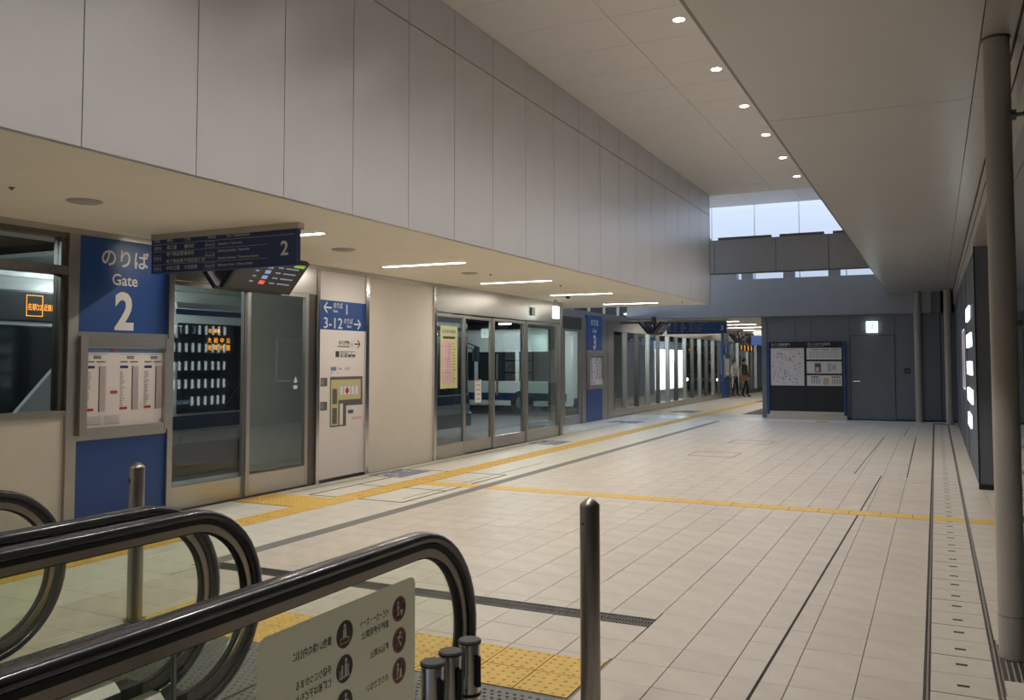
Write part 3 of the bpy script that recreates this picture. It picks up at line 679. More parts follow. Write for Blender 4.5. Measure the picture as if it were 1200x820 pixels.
p = PL((-1.63, YFAR-.10, 2.31), '-Y'); p.disc(.16, .2, .022, 'em_teal'); p.ln(.155, .18, .14, .12, .035, 'em_teal'); p.ln(.14, .12, .18, .06, .02, 'em_teal'); p.ln(.14, .12, .09, .08, .02, 'em_teal'); p.ln(.15, .16, .2, .13, .015, 'em_teal'); p.done('print', t)
# information board
t = thing('information_board', 'black bus route information board with blue edges and white map sheets', 'notice board')
B('plinth', -4.16, 24.55, 0, -2.12, 24.87, .12, 'steel_h', t); B('case', -4.10, 24.66, .12, -2.20, 24.86, 2.08, 'black', t)
B('edge_panel', -4.15, 24.62, .10, -4.10, 24.87, 2.08, 'bluetrim', t); B('edge_panel', -2.20, 24.62, .10, -2.15, 24.87, 2.08, 'bluetrim', t)
B('base_band', -4.10, 24.64, .12, -2.20, 24.67, .21, 'steel_h', t)
Y_ = 24.655
for (a, b, c, d) in ((-4.06, .90, -3.19, 1.91), (-3.12, 1.60, -2.24, 1.91), (-3.12, 1.23, -2.24, 1.55), (-3.12, .90, -2.24, 1.18)): B('map_sheet', a, Y_-.006, b, c, Y_+.01, d, 'paper', t)
p = PL((-4.10, Y_-.006, 0), '-Y'); rnd = random.Random(5)
for i in range(70):
    u, v = .08+rnd.random()*.72, .95+rnd.random()*.85; L = .03+rnd.random()*.12; h_ = rnd.random() < .5
    m = ('pgrey', 'inkgrey', 'red', 'pblue', 'pgrey', 'inkgrey')[i % 6]
    p.ln(u, v, min(u+L, .88) if h_ else u+.0, v if h_ else min(v+L, 1.85), .006, m, .002+i*.00002)
    p.q(u, v-.012, u+.035, v+.004, 'inkgrey', .0035)
p.q(.30, 1.86, .75, 1.875, 'orangeink')
for i in range(14): p.q(1.06+i*.055, 1.65, 1.085+i*.055, 1.84, 'pgrey')
p.q(1.10, 1.86, 1.3, 1.875, 'ink'); p.q(1.35, 1.86, 1.55, 1.875, 'ink'); p.q(1.6, 1.86, 1.8, 1.875, 'ink')
p.q(1.18, 1.26, 1.34, 1.50, 'mapgrey'); p.q(1.2, 1.28, 1.3, 1.40, 'pink', .0025); p.q(1.5, 1.28, 1.6, 1.5, 'pgrey'); p.q(1.62, 1.32, 1.72, 1.46, 'pgrey')
p.q(1.08, 1.12, 1.28, 1.145, 'ink'); p.q(1.6, 1.12, 1.82, 1.145, 'ink'); p.q(1.4, .93, 1.54, 1.12, 'mapyellow')
for i in range(4): p.q(1.1+i*.06, .95, 1.12+i*.06, 1.09, 'inkgrey'); p.q(1.62+i*.06, .95, 1.64+i*.06, 1.09, 'inkgrey')
p.done('map_print', t)
letters(p, '市バス路線案内', .05, 1.985, .075, 'signwhite', t, width=.50, h=.001); letters(p, '市バスのりば案内', 1.0, 1.985, .075, 'signwhite', t, width=.58, h=.001)
letters(p, 'City Bus route information', .05, 1.945, .03, 'signwhite', t, width=.42, h=.001); letters(p, 'City Bus stop information', 1.0, 1.945, .03, 'signwhite', t, width=.42, h=.001)
B('centre_joint', -3.16, Y_-.002, .21, -3.15, Y_+.01, .86, 'gap', t)

# ================================================================== RIGHT WALL
mat('signwall', (.10, .115, .14), .6)
rw = ST(B('wall_right', .46, 12.2, 0, .72, 24.9, 3.34, 'signwall'))
B('end_face', .46, 12.18, .02, 1.6, 12.2, 3.02, 'darkwall', rw); B('plinth', .45, 12.16, 0, 1.6, 12.2, .06, 'black', rw)
B('corner_trim', .445, 12.17, 0, .46, 12.21, 3.02, 'black', rw)
for yy in (14.8+1.0, 18.3, 21.0, 23.2): B('wall_joint', .455, yy, 0, .46, yy+.012, 3.0, 'gap', rw)
hd = ST(B('trim_2', .43, -8, 2.98, .62, 24.9, 3.335, 'rsoffit')); B('reveal', .425, -8, 3.30, .43, 24.9, 3.335, 'gap', hd); B('reveal', .425, -8, 3.12, .43, 24.9, 3.13, 'gap', hd)
sg = ST(empty('window_3'))
for a, b in ((-8, -5), (-5, -2), (-2, 1), (1, 4), (4, 7), (7, 9)):
    B('pane', .50, a+.01, .03, .512, b-.01, 2.98, 'shopglass', sg); B('joint', .502, b-.01, .03, .51, b+.01, 2.98, 'gasket', sg)
B('bottom_rail', .48, -8, 0, .53, 9.0, .03, 'darksteel', sg); B('end_post', .48, 8.98, 0, .56, 9.06, 2.98, 'darksteel', sg)
ST(B('wall_shop', 3.8, -8, 0, 3.95, 12.3, 3.3, 'upperwall')); ST(B('ceiling_shop', .62, -8, 3.0, 3.95, 12.3, 3.1, 'rsoffit')); ST(B('wall_shop_back', 1.5, 12.2, 0, 3.95, 12.35, 3.1, 'upperwall'))
# lit sign of bars and letters on the right wall
t = thing('lit_wall_sign', 'lit sign of white light bars in five rows with blue letters on the dark wall', 'sign')
ys = [15.40, 15.22, 15.04, 14.83, 14.63, 14.44, 14.25, 14.06, 13.90, 13.72]; zs = [2.265, 1.865, 1.462, 1.06, .68]
word = {5: 'K', 6: 'I', 7: 'T', 8: 'T', 9: 'E'}
p = PL((.46, 0, 0), '-X')
for r, z in enumerate(zs):
    for c, y in enumerate(ys):
        if r == 4 and c > 5: continue
        if r == 0 and c in word and word[c] != 'I':
            letters(p, word[c], -y-.055, z-.085, .235, 'em_letter' if c == 5 else 'em_bar', t, width=.10, h=.03, stroke=.004); continue
        B('light_bar', .438, y-.024, z-.098, .46, y+.024, z+.098, 'em_bar', t)
letters(p, 'NAGOYA', -14.36, zs[4]-.055, .12, 'em_letter', t, width=.62, h=.02, stroke=.002)
t = thing('lit_display_frame', 'tall slim lit metal frame on the dark right wall behind the light bars', 'frame')
mb = MB(); mb.box(.445, 17.1, 1.08, .46, 17.13, 2.12, 'em_frame'); mb.box(.445, 18.13, 1.08, .46, 18.16, 2.12, 'em_frame'); mb.box(.445, 17.1, 2.09, .46, 18.16, 2.12, 'em_frame'); mb.box(.445, 17.1, 1.06, .46, 18.16, 1.09, 'em_frame'); mb.build('frame_bars', t)
# round columns
def column(x, y, r, z, lab, br=True):
    t = thing('round_column', lab, 'column'); mb = MB(); mb.lathe(x, y, [(r, .0), (r, z)], 'col_grey', 32); mb.build('shaft', t, True)
    mb = MB(); mb.lathe(x, y, [(r+.006, z-.012), (r+.006, z)], 'darksteel', 32); mb.build('top_collar', t)
    mb = MB(); mb.lathe(x, y, [(r+.0015, .22), (r+.0015, .224)], 'darksteel', 32); mb.build('sleeve_joint', t)
    if br:
        for zz in (2.90, 1.76):
            mb = MB(); mb.cyl((x+r-.01, y+.0, zz), (.51, y-.0, zz), .012, 'darksteel', 8); mb.box(.49, y-.03, zz-.03, .505, y+.03, zz+.03, 'darksteel'); mb.cyl((x+r-.01, y, zz), (x+r+.02, y, zz), .03, 'darksteel', 10); mb.build('bracket', t)
column(.335, 5.40, .066, 3.335, 'near round grey steel column in front of the shop glass')
column(.29, 24.1, .085, 3.335, 'far round grey steel column at the right end of the service channel', False)
column(-.40, 24.75, .085, 3.335, 'far round grey steel column between the service door and the channel', False)

# ================================================================== BUS BAY behind the glass
bay = ST(B('floor_bay', -30, -8, -.6, -9.0, 60, -.25, 'asphalt')); B('bay_walkway', -9.0, -8, -.4, XW-.14, 60, -.01, 'concrete', bay)
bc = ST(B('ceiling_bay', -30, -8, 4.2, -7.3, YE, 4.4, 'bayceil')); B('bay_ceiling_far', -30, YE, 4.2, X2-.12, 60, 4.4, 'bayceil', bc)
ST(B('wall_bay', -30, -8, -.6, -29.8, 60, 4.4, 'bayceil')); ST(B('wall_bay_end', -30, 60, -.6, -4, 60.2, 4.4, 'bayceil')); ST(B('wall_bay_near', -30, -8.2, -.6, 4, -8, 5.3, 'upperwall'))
sw = ST(B('wall_divider', -8.33, 8.93, -.01, -8.25, 10.5, 4.2, 'baywhite')); B('skirting', -8.25, 8.93, -.01, -8.24, 10.5, .10, 'concrete', sw)
can = MB()
for i in range(40): can.box(-13, 8.0+i*.12, 3.02, -8.8, 8.06+i*.12, 3.05, 'baywhite')
can.box(-13, 8.0, 3.05, -8.8, 12.8, 3.08, 'baywhite'); cn = can.build('canopy_sheet', sw); cn['kind'] = 'stuff'
t = thing('guard_screen', 'pale sloping guard screen seen through the left window', 'screen')
mb = MB(); pts = [(5.3, .0), (6.9, .0), (6.9, 2.2), (5.3, .50)]; mb.rings([[(x, y, z) for y, z in pts] for x in (-8.45, -8.39)], 'baywhite'); mb.build('screen_sheet', t)
for (x, y, z, lb) in ((-9.5, 8.0, 3.2, 'bright oval bay lamp over the second bus'), (-11.3, 20.3, 2.75, 'bright oval bay lamp nearest the glass gates'), (-12.2, 24.7, 2.75, 'bright oval bay lamp farther along the glass gates'), (-10.2, 23.4, 2.75, 'small bright bay lamp seen in the third gate pane'),
                  (-9.5, 29, 3.2, 'bay lamp beyond gate 3'), (-9.6, 36, 3.2, 'bay lamp near the gate 4 sign'), (-9.5, 3.5, 3.4, 'bay lamp over the first bus')):
    t = thing('bay_lamp', lb, 'lamp'); mb = MB(); mb.lathe(x, y, [(.20, z), (.20, z-.03), (.02, z-.035)], 'em_cool', 18); mb.build('lens', t); mb = MB(); mb.lathe(x, y, [(.24, z+.06), (.22, z)], 'darksteel', 18); mb.cyl((x, y, z+.05), (x, y, 4.2), .02, 'darksteel', 8); mb.build('housing', t)
    l = bpy.data.lights.new('lamp', 'POINT'); l.energy = 130 if 15 < y < 25 else 100; l.shadow_soft_size = .2; l.color = (.88, .97, 1); o = bpy.data.objects.new('lamp', l); COL.objects.link(o); o.location = (x, y, z-.25); o.parent = t
t = thing('lit_waiting_room', 'bright white lit glazed room on the far side of the bus bay', 'building')
B('shell', -11.8, 35.2, -.25, -10.5, 40.0, 2.4, 'upperwall', t)
for i in range(4): B('lit_window', -10.5, 35.4+i*1.12, .35, -10.47, 36.44+i*1.12, 2.05, 'em_window', t)
def bus(x, y, rz, lab, disp, lights=False, body='buswhite', L=9.0, w=2.4):
    """origin: centre of the front at road level; the bus points to local +X"""
    t = thing('bus', lab, 'bus', None, (x, y, -.25), rz); h = 2.88; hw = w/2
    prof = []  # body cross sections along x: rounded box
    def sec(xx, z0, z1, ww, r=.22):
        pts = []
        for cy_, cz, a0 in ((ww-r, z0+.05, -90), (ww-r, z1-r, 0), (-ww+r, z1-r, 90), (-ww+r, z0+.05, 180)):
            rr = r if cz > 1 else .05
            for k in range(5 if cz > 1 else 2):
                a = math.radians(a0+k*(90/(4 if cz > 1 else 1))); pts.append((xx, cy_+(r if cz > 1 else r)*math.cos(a), cz+rr*math.sin(a)))
        return pts
    mb = MB(); mb.rings([sec(0, .3, h-.18, hw-.12), sec(-.10, .3, h-.04, hw-.03), sec(-.3, .28, h, hw), sec(-L+.3, .28, h, hw), sec(-L, .3, h-.1, hw-.08)], body); mb.build('body', t, True)
    B('windshield', -.06, -hw+.16, 1.05, .015, hw-.16, 2.26 if disp else 2.38, 'busglass', t, bevel=.02)
    if disp: B('display_case', -.08, -hw+.18, 2.30, .02, hw-.18, 2.68, 'black', t, bevel=.02)
    else: B('front_band', -.12, -hw+.15, 2.60, .005, hw-.15, 2.68, 'bussilver', t); B('front_band', -.12, -hw+.13, 2.50, .004, hw-.13, 2.58, 'busnavy', t)
    B('bumper', -.2, -hw+.02, .30, .05, hw-.02, .62, 'busnavy', t, bevel=.03); B('front_stripe', -.12, -hw+.06, .62, .012, hw-.06, .82, 'bussilver', t)
    B('front_panel', -.1, -hw+.07, .82, .01, hw-.07, 1.02, 'busnavy', t)
    for s in (-1, 1):
        mb = MB(); mb.cyl((.0, s*(hw-.28), .72), (.03, s*(hw-.28), .72), .085, 'em_head' if lights else 'bussilver', 16); mb.build('headlight', t)
        mb = MB(); mb.cyl((-.05, s*(hw-.1), 2.25), (.16, s*(hw+.05), 2.15), .015, 'black', 8); mb.box(.12, s*(hw+.05)-.10, 1.80, .17, s*(hw+.05)+.10, 2.15, 'black'); mb.build('mirror', t, bevel=.01)
        mb = MB(); mb.cyl((.03, s*.15, 1.08), (.03, s*.15+.55, 1.65), .012, 'black', 6); mb.build('wiper', t)
        for xx in (-2.0, -L+2.2):
            mb = MB(); mb.cyl((xx, s*(hw-.24), .42), (xx, s*(hw+.01), .42), .42, 'tyre', 24); mb.cyl((xx, s*(hw), .42), (xx, s*(hw+.02), .42), .22, 'bussilver', 16); mb.build('wheel', t)
        for i in range(5):
            a = -.7-i*1.55; mb = MB(); mb.box(a-1.4, s*hw-.01, 1.15, a, s*hw+.012, 2.12, 'busglass'); mb.build('side_window', t)
        mb = MB(); mb.box(-L+.3, s*hw-.005, .5, -.4, s*hw+.008, .75, 'busnavy'); mb.build('side_stripe', t)
    B('dashboard', -.5, -hw+.2, .95, -.1, hw-.2, 1.05, 'black', t)
    mb = MB(); mb.box(-.3, -hw+.3, 2.7, -2.2, hw-.3, 2.98, 'buswhite'); mb.build('roof_unit', t, bevel=.05)
    p = PL((.02, -hw+.18, 2.30), '+X')
    if disp: disp(p, t)
    return t
def dispA(p, t):
    p.frame(.71, .07, .93, .33, .008, 'em_orange', .004); p.done('display_box', t)
    letters(p, '名駅22', .725, .15, .09, 'em_orange', t, width=.19, h=.004); letters(p, '近鉄烏森', .94, .15, .09, 'em_orange', t, width=.22, h=.004); letters(p, '横井町', 1.18, .12, .19, 'em_orange', t, width=.5, h=.004); letters(p, 'Yokoi-cho', 1.22, .03, .07, 'em_orange', t, h=.004)
def dispB(p, t):
    for i in range(2): letters(p, '名駅', .2+i*.5, .12, .15, 'em_orange', t, h=.004)
bus(-10.0, 7.32, 0, 'white city bus with orange lit display seen through the left window', dispA)
bus(-9.9, 10.35, 0, 'city bus with dark windshield behind the gate 2 sliding door', None)
bus(-9.9, 17.0, 0, 'white and navy city bus behind the first glass gate pane', None)
bus(-12.6, 21.9, 0, 'white city bus behind the second and third glass gate panes', dispB)
bus(-10.4, 27.6, 0, 'city bus with teal number plate light behind the panes after gate 3', dispB)
bus(-12.3, 51.0, -math.pi/2, 'city bus with headlights on, driving down the bay', dispB, True, L=7.5)
t = thing('route_screen', 'teal lit route number screen behind the glass after gate 3', 'screen'); B('case', -8.6, 24.1, 1.5, -8.5, 24.5, 2.1, 'black', t)
p = PL((-8.5, 24.1, 1.5), '+X'); p.q(.08, .06, .32, .24, 'em_teal'); p.q(.08, .32, .32, .54, 'em_teal'); p.q(.13, .1, .27, .18, 'ink', .002); p.done('print', t); B('stand', -8.58, 24.25, -.01, -8.54, 24.35, 1.5, 'darksteel', t)
b2 = bpy.data.objects['bus.001']
B('inner_display', -.02, -.52, 1.93, .018, .06, 2.36, 'black', b2)
p = PL((.018, -.52, 1.93), '+X')
for i, s_ in enumerate(('大池', '岩塚', '中村', '公園')):
    for j, chh in enumerate(s_): letters(p, chh, .04+i*.13, .17-j*.11, .09, 'em_orange', b2, h=.003)
letters(p, '岩  横井', .06, .32, .07, 'em_orange', b2, h=.003)
t = thing('orange_led_board', 'row of four orange lit characters above the two people', 'display'); B('case', -7.95, 39.8, 2.0, -7.9, 43.2, 2.3, 'black', t); B('hanger', -7.94, 41.4, 2.3, -7.91, 41.5, 2.8, 'darksteel', t)
p = PL((-7.9, 39.8, 2.0), '+X')
for i in range(4): letters(p, '市営乗場'[i], .2+i*.8, .05, .28, 'em_orange', t, h=.004)
p = None
for i, (y, z) in enumerate(((30.3, 1.1), (32.5, 1.5), (41.0, 1.0))):
    t = thing('bay_signal', ['small red and white signal light in the bay behind the passage glass', 'small white signal light in the bay behind the passage glass', 'small blue signal light behind the two people'][i], 'signal light')
    mb = MB(); mb.cyl((-8.9, y, -.01), (-8.9, y, z), .02, 'darksteel', 8); mb.build('pole', t); mb = MB(); mb.lathe(-8.9, y, [(.05, z), (.06, z+.06), (.02, z+.12)], ('em_red', 'em_window', 'em_letter')[i], 10); mb.build('lens', t)

# passage lights
for i, (x, y) in enumerate(((-6.45, 27.6), (-6.4, 30.2), (-7.0, 33.1), (-6.3, 32.8), (-7.0, 36.1), (-7.2, 39.2), (-7.0, 43))):
    strip_light(x, x+.95, y, 2.8, ['first', 'second', 'third', 'fourth', 'fifth', 'sixth', 'seventh'][i]+' linear ceiling light down the far passage, counted from the opening', w=16, group='linear lights in the passage')

# ================================================================== ESCALATORS
def hpath(r=.405, c=(2.78, .508), z0=.913, y_start=-2.4):
    P_ = [(y_start, z0-(.6-y_start)*.577), (-1.0, z0-1.6*.577), (.3, z0-.3*.577), (.55, z0-.07)]
    P_ += [(.75, z0-.01), (1.0, z0), (1.6, z0), (2.2, z0), (2.6, z0)]
    for k in range(0, 25):
        a = math.pi/2-k*math.pi/24*1.04; P_.append((c[0]+r*math.cos(a), c[1]+r*math.sin(a)))
    return P_
def offset(path, d):
    out = []
    for i, (y, z) in enumerate(path):
        a = path[max(i-1, 0)]; b = path[min(i+1, len(path)-1)]; t = Vector((b[0]-a[0], b[1]-a[1])).normalized(); out.append((y-t.y*d, z+t.x*d))
    return out
base = hpath()
hsec = [(math.copysign(abs(math.cos(a))**.6, math.cos(a))*.040, math.copysign(abs(math.sin(a))**.7, math.sin(a))*.021) for a in [i*2*math.pi/18 for i in range(18)]]
rect = lambda w, h: [(-w, -h), (w, -h), (w, h), (-w, h)]
def escalator(xa, xb, lab, sign=False):
    t = thing('escalator', lab, 'escalator')
    for x in (xa, xb):
        MB().sweepYZ(x, base, hsec, 'rubber').build('handrail', t, True)
        g = MB().sweepYZ(x, offset(base, -.028), rect(.032, .010), 'gasket'); g.build('handrail_guide', t)
        s = MB().sweepYZ(x, offset(base, -.054), rect(.024, .016), 'railsteel'); s.build('rail_profile', t, True)
        s = MB().sweepYZ(x, offset(base, -.072), rect(.013, .005), 'gasket'); s.build('glass_seal', t)
        inner = [q for q in offset(base, -.075) if q[0] > 1.66]
        def pane(pts, nm='glass_panel'):
            mb = MB(); mb.rings([[(x+dx, y, z) for y, z in pts] for dx in (-.005, .005)], 'escglass'); mb.build(nm, t)
        pane([(1.652, .16)]+[(1.652, .838)]+inner+[(2.78, .16)])
        B('glass_joint', x-.006, 1.644, .16, x+.006, 1.652, .838, 'gasketclear', t)
        pane([(.2, -.05), (.2, .60), (.75, .815), (1.0, .838), (1.644, .838), (1.644, .16), (.8, .14)])
        dk = MB(); pts = [(-.075, .0), (.075, .0), (.06, .20), (.025, .235), (-.025, .235), (-.06, .20)]
        dk.rings([[(x+a, y, z) for a, z in pts] for y in (.5, 2.62)], 'steel_h'); dk.build('skirt_deck', t)
        dk = MB(); dk.rings([[(x+a, y, z-d) for a, z in pts] for y, d in ((-2.4, 1.75), (.5, .0))], 'steel_h'); dk.build('skirt_deck', t)
        mb = MB(); mb.box(x-.05, 2.62, .02, x+.05, 2.74, .20, 'gasket'); mb.build('handrail_inlet', t)
    a, b = min(xa, xb)+.08, max(xa, xb)-.08
    B('comb_plate', a, 2.05, -.03, b, 2.45, .004, 'steel_h', t)
    cm = MB()
    for i in range(int((b-a)/.02)): cm.box(a+i*.02, 1.93, -.02, a+i*.02+.008, 2.05, .0, 'tactile_worn')
    cm.build('comb_teeth', t)['kind'] = 'stuff'
    for k in range(9):
        y1 = 2.0-k*.4; z = -.01 if y1 > .9 else -.01-(.9-y1)*.577
        st = MB(); st.box(a, y1-.39, z-.2, b, y1, z-.02, 'darksteel')
        for i in range(int((b-a)/.04)): st.box(a+i*.04, y1-.39, z-.02, a+i*.04+.02, y1, z, 'grate')
        st.build('step', t)
    return t
eA = escalator(-1.745, -2.87, 'nearer down escalator with black handrails, the one with the sign on its glass')
eB = escalator(-3.13, -4.21, 'farther down escalator with black handrails, next to the blue gate 2 column')
lp = ST(B('trim_3', -4.42, 2.45, -.05, -1.58, 3.85, -.002, 'plate'))
lp.name = 'floor_landing'
st = MB()
for i in range(70):
    for j in range(34):
        x = -4.40+i*.04+(j % 2)*.02; y = 2.47+j*.04
        st.rings([[(x+r*math.cos(q*math.pi/2), y+r*math.sin(q*math.pi/2), z) for q in range(4)] for r, z in ((.011, -.002), (.006, .002))], 'grate')
s_ = st.build('landing_studs', lp); s_['kind'] = 'stuff'
B('landing_joint', -3.02, 2.45, -.002, -3.005, 3.85, .0005, 'gap', lp)
ST(B('wall_pit', -4.46, -3, -2.2, -4.42, 2.4, 0, 'upperwall')); ST(B('wall_pit_side', -1.58, -3, -2.2, -1.54, 2.4, 0, 'upperwall')); ST(B('floor_pit', -4.46, -3, -2.3, -1.54, 2.45, -2.2, 'concrete'))
# sign on the near escalator glass (printed to be read from the escalator)
t = thing('escalator_sign', 'cream safety sign with red and dark round pictograms on the near escalator glass', 'sign')
xsn = -1.735
mb = MB(); out = [(1.94, .28), (2.77, .28)] + [(2.77-.03+.03*math.cos(a), .755+.03*math.sin(a)) for a in (0, .8, 1.57)] + [(1.97+.03*math.cos(a), .755+.03*math.sin(a)) for a in (1.57, 2.3, 3.14)]
mb.face([(xsn, y, z) for y, z in out], 'signfilm'); mb.build('plate', t)
p = PL((xsn+.002, 0, 0), '+X')  # seen from the hall the print is mirrored
p.h = .001
def picto(u, v, r, ring, kind):
    n = 24
    p.disc(u, v, r, 'signred' if ring else 'signdark', .001, n); 
    if ring: p.disc(u, v, r*.82, 'signdark', .0013, n)
    h = .0018
    W2 = 'signwhite'
    if kind == 'cart': p.disc(u-.008, v+.022, .006, W2, h, 10); p.poly([(u-.016, v-.022), (u, v-.022), (u-.002, v+.014), (u-.014, v+.014)], W2, h); p.ln(u, v+.0, u+.014, v-.010, .004, W2, h); p.disc(u+.014, v-.022, .005, W2, h, 8); p.q(u+.006, v-.018, u+.022, v-.006, W2, h)
    if kind == 'run': p.disc(u+.006, v+.024, .006, W2, h, 10); p.ln(u+.003, v+.016, u-.002, v-.004, .011, W2, h); p.ln(u, v-.002, u+.012, v-.022, .006, W2, h); p.ln(u-.002, v-.004, u-.018, v-.016, .006, W2, h); p.ln(u+.002, v+.012, u+.018, v+.004, .005, W2, h); p.ln(u+.002, v+.012, u-.014, v+.010, .005, W2, h)
    if kind == 'lean': p.disc(u-.008, v+.020, .007, W2, h, 10); p.poly([(u-.018, v-.02), (u-.004, v-.02), (u-.002, v+.01), (u-.014, v+.012)], W2, h); p.q(u+.004, v-.024, u+.016, v+.004, W2, h); p.ln(u-.022, v-.026, u+.02, v-.026, .004, W2, h)
    if kind == 'stand': p.disc(u, v+.026, .007, W2, h, 10); p.poly([(u-.010, v-.012), (u+.010, v-.012), (u+.008, v+.018), (u-.008, v+.018)], W2, h); p.frame(u-.024, v-.030, u+.024, v-.010, .004, 'tactile', h+.0003)
    if kind == 'family':
        for du, s in ((.008, 1), (-.012, .65)): p.disc(u+du, v-.02+.045*s, .007*s, W2, h, 10); p.q(u+du-.007*s, v-.024, u+du+.007*s, v-.02+.036*s, W2, h)
        p.ln(u-.028, v-.028, u+.028, v-.024, .005, W2, h); p.q(u+.018, v-.026, u+.023, v+.01, W2, h); p.q(u-.026, v-.026, u-.022, v-.0, W2, h)
    if ring: p.ln(u-r*.62, v-r*.62, u+r*.62, v+r*.62, .007, 'signred', h+.0005)
for z, k in ((.692, 'cart'), (.583, 'run'), (.478, 'lean')): picto(2.66, z, .044, True, k)
for z, k in ((.692, 'stand'), (.583, 'family'), (.472, 'family')): picto(2.34, z, .044, False, k)
p.done('pictograms', t)
pr_ = PL((xsn+.002, 0, 0), '-X'); pr_.N = Vector((1, 0, 0))
for (s, y, z, sz, wd) in (('ベビーカー・カート', 2.595, .688, .030, .17), ('車椅子使用禁止', 2.595, .648, .028, .16), ('駆込み禁止', 2.595, .572, .028, .11), ('のりださない', 2.595, .467, .028, .13), ('黄色い線の内側に', 2.275, .680, .030, .185),
                      ('手摺りにつかまる', 2.275, .592, .028, .17), ('保護者は子どもと', 2.275, .552, .028, .17), ('手をつないで', 2.275, .455, .028, .13)):
    letters(pr_, s, -y, z, sz, 'signdark', t, width=wd, h=.001, stroke=.0006)
# bollards
def bollard(x, y, lab, dark=False):
    t = thing('steel_bollard', lab, 'bollard'); r = .045
    mb = MB(); mb.lathe(x, y, [(r, 0), (r, .915), (r*.96, .925), (r*.5, .943), (.003, .952)], 'bollardsteel', 28); mb.build('post', t, True)
    mb = MB(); mb.lathe(x, y, [(r+.02, 0), (r+.02, .006), (r, .008)], 'bollardsteel', 28); mb.build('base_ring', t, True)
    a = math.radians(-115); mb = MB(); mb.cyl((x+math.cos(a)*r*.98, y+math.sin(a)*r*.98, .84), (x+math.cos(a)*(r+.002), y+math.sin(a)*(r+.002), .84), .006 if not dark else .016, 'black' if dark else 'navy', 12); mb.build('button', t)
bollard(-1.42, 3.74, 'tall brushed steel bollard standing alone in the middle foreground')
bollard(-4.42, 3.86, 'brushed steel bollard in front of the blue gate 2 column', True)
# belt barrier posts
for (x, y, lb) in ((-1.18, 1.97, 'front steel belt post with black cap beside the escalator handrail'), (-1.18, 2.062, 'middle steel belt post of the three beside the escalator handrail'), (-1.18, 2.168, 'rear steel belt post, right of the other two by the handrail')):
    t = thing('belt_barrier_post', lb, 'barrier post'); r = .030; h = .80
    mb = MB(); mb.lathe(x, y, [(r, .02), (r, h-.14), (r, h-.008)], 'brightsteel', 24); mb.build('post', t, True)
    mb = MB(); mb.lathe(x, y, [(r+.002, h-.010), (r+.003, h-.004), (r-.001, h)], 'blacktop', 24); mb.build('cap', t, True)
    mb = MB(); mb.lathe(x, y, [(r+.002, h-.150), (r+.002, h-.142)], 'black', 24); mb.build('ring', t, True)
    mb = MB()
    for a in (-20, 160): 
        c = math.cos(math.radians(a)); s = math.sin(math.radians(a)); mb.cyl((x+c*(r+.006), y+s*(r+.006), h-.12), (x+c*(r+.006), y+s*(r+.006), h-.04), .008, 'black', 8); mb.build('belt_clip', t); mb = MB()
    mb = MB(); mb.lathe(x, y, [(.038, 0), (.038, .008), (.032, .02)], 'steel', 24); mb.build('base', t, True)
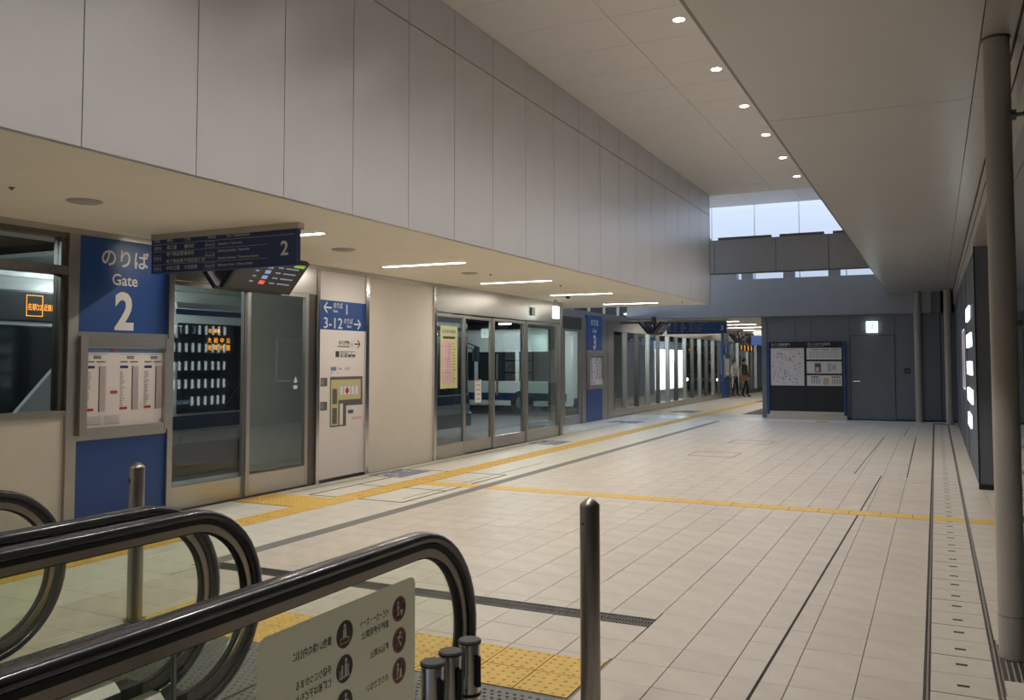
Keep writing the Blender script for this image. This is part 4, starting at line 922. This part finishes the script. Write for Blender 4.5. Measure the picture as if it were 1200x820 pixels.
# ================================================================== PEOPLE
def person(x, y, rz, top, lab, arm_up=False, h=1.62, bag=False):
    t = thing('person', lab, 'person', None, (x, y, 0), rz)
    V = {}; edges = []
    def v(n, co, r, par=None):
        V[n] = (len(V), co, r)
        if par: edges.append((V[par][0], V[n][0]))
    k = h/1.7
    v('pel', (0, 0, .92), .135); v('waist', (0, 0, 1.05), .12, 'pel'); v('chest', (0.01, 0, 1.25), .145, 'waist'); v('neckb', (0, 0, 1.42), .07, 'chest'); v('neck', (.01, 0, 1.48), .05, 'neckb'); v('head', (.02, 0, 1.57), .085, 'neck'); v('crown', (.01, 0, 1.66), .07, 'head')
    for s in (1, -1):
        q = str(s); step = .08*s
        v('hip'+q, (0, s*.09, .86), .09, 'pel'); v('knee'+q, (step*.5+.02, s*.095, .48), .065, 'hip'+q); v('ank'+q, (step, s*.095, .09), .045, 'knee'+q); v('toe'+q, (step+.15, s*.10, .035), .035, 'ank'+q)
        v('sh'+q, (0, s*.17, 1.38), .065, 'neckb')
        if arm_up and s == 1: v('el'+q, (.14, s*.24, 1.18), .045, 'sh'+q); v('wr'+q, (.26, s*.12, 1.33), .032, 'el'+q); v('ha'+q, (.30, s*.10, 1.40), .03, 'wr'+q)
        else: v('el'+q, (.0, s*.23, 1.12), .045, 'sh'+q); v('wr'+q, (.10, s*.22, .90), .032, 'el'+q); v('ha'+q, (.14, s*.21, .82), .03, 'wr'+q)
    me = bpy.data.meshes.new('b'); vs = sorted(V.values()); me.from_pydata([(a*k, b*k, c*k) for _, (a, b, c), _ in vs], edges, [])
    o = bpy.data.objects.new('b', me); COL.objects.link(o); sk = o.modifiers.new('s', 'SKIN'); o.modifiers.new('u', 'SUBSURF').levels = 2
    for i, (_, _, r) in enumerate(vs): me.skin_vertices[0].data[i].radius = (r*k, r*k)
    me.skin_vertices[0].data[0].use_root = True
    bpy.context.view_layer.update()
    m2 = bpy.data.meshes.new_from_object(o.evaluated_get(bpy.context.evaluated_depsgraph_get())); bpy.data.objects.remove(o)
    m2.materials.clear()
    for m in ('skin', top, 'trousers', 'shoe'): m2.materials.append(MT[m])
    for f in m2.polygons:
        c = f.center/k; f.use_smooth = True
        hand = (abs(c.y) > .15 and c.z < .88) or (arm_up and c.x > .25)
        f.material_index = 0 if c.z > 1.46 or hand else 3 if c.z < .09 else 2 if c.z < .93 else 1
    b = bpy.data.objects.new('body', m2); COL.objects.link(b); b.parent = t
    mb = MB(); rs = []
    for i in range(7):
        a = i/6*math.pi*.72; rs.append([(-.034*k+.105*k*math.sin(a)*math.cos(q*math.pi/6), .10*k*math.sin(a)*math.sin(q*math.pi/6), (1.62+.115*math.cos(a))*k) for q in range(12)] if i else [(-.018*k+.01*math.cos(q*math.pi/6), .01*math.sin(q*math.pi/6), 1.735*k) for q in range(12)])
    mb.rings(rs, 'hair'); mb.build('hair', t, True)
    mb = MB(); mb.cyl((.10*k, 0, 1.565*k), (.125*k, 0, 1.555*k), .014, 'skin', 8); mb.build('nose', t)
    if bag: mb = MB(); mb.box(-.06, -.36, .72, .24, -.24, .95, 'bag'); mb.cyl((.05, -.25, .95), (.02, .12, 1.40), .015, 'bag', 6); mb.build('shoulder_bag', t, bevel=.02)
person(-7.95, 38.9, -.4, 'jacket_pale', 'person in pale jacket and black trousers with hand raised to face', True, 1.6)
person(-7.42, 38.4, -.2, 'jacket_dark', 'person in dark brown jacket with an orange-brown shoulder bag', False, 1.66, True)

# repeats of a kind share a group phrase
GR = {'bus': 'city buses in the bus bay', 'gate_sign': 'blue gate sign columns', 'steel_bollard': 'steel bollards before the escalators', 'belt_barrier_post': 'belt posts beside the near escalator',
      'round_column': 'round grey columns along the right side', 'escalator': 'escalators beside each other', 'ceiling_speaker': 'speaker discs in the low soffit', 'sprinkler_head': 'sprinkler heads in the low soffit',
      'linear_light': 'linear lights in the low soffit', 'departure_monitor': 'V-shaped departure monitors', 'floor_sticker': 'blue printed floor notices', 'bay_lamp': 'lamps in the bus bay', 'bay_signal': 'signal lights in the bus bay',
      'hanging_sign': 'blue hanging signs', 'exit_sign': 'lit exit signs'}
for o in SC.objects:
    if o.parent is None and 'label' in o and 'group' not in o and o.name.split('.')[0] in GR: o['group'] = GR[o.name.split('.')[0]]
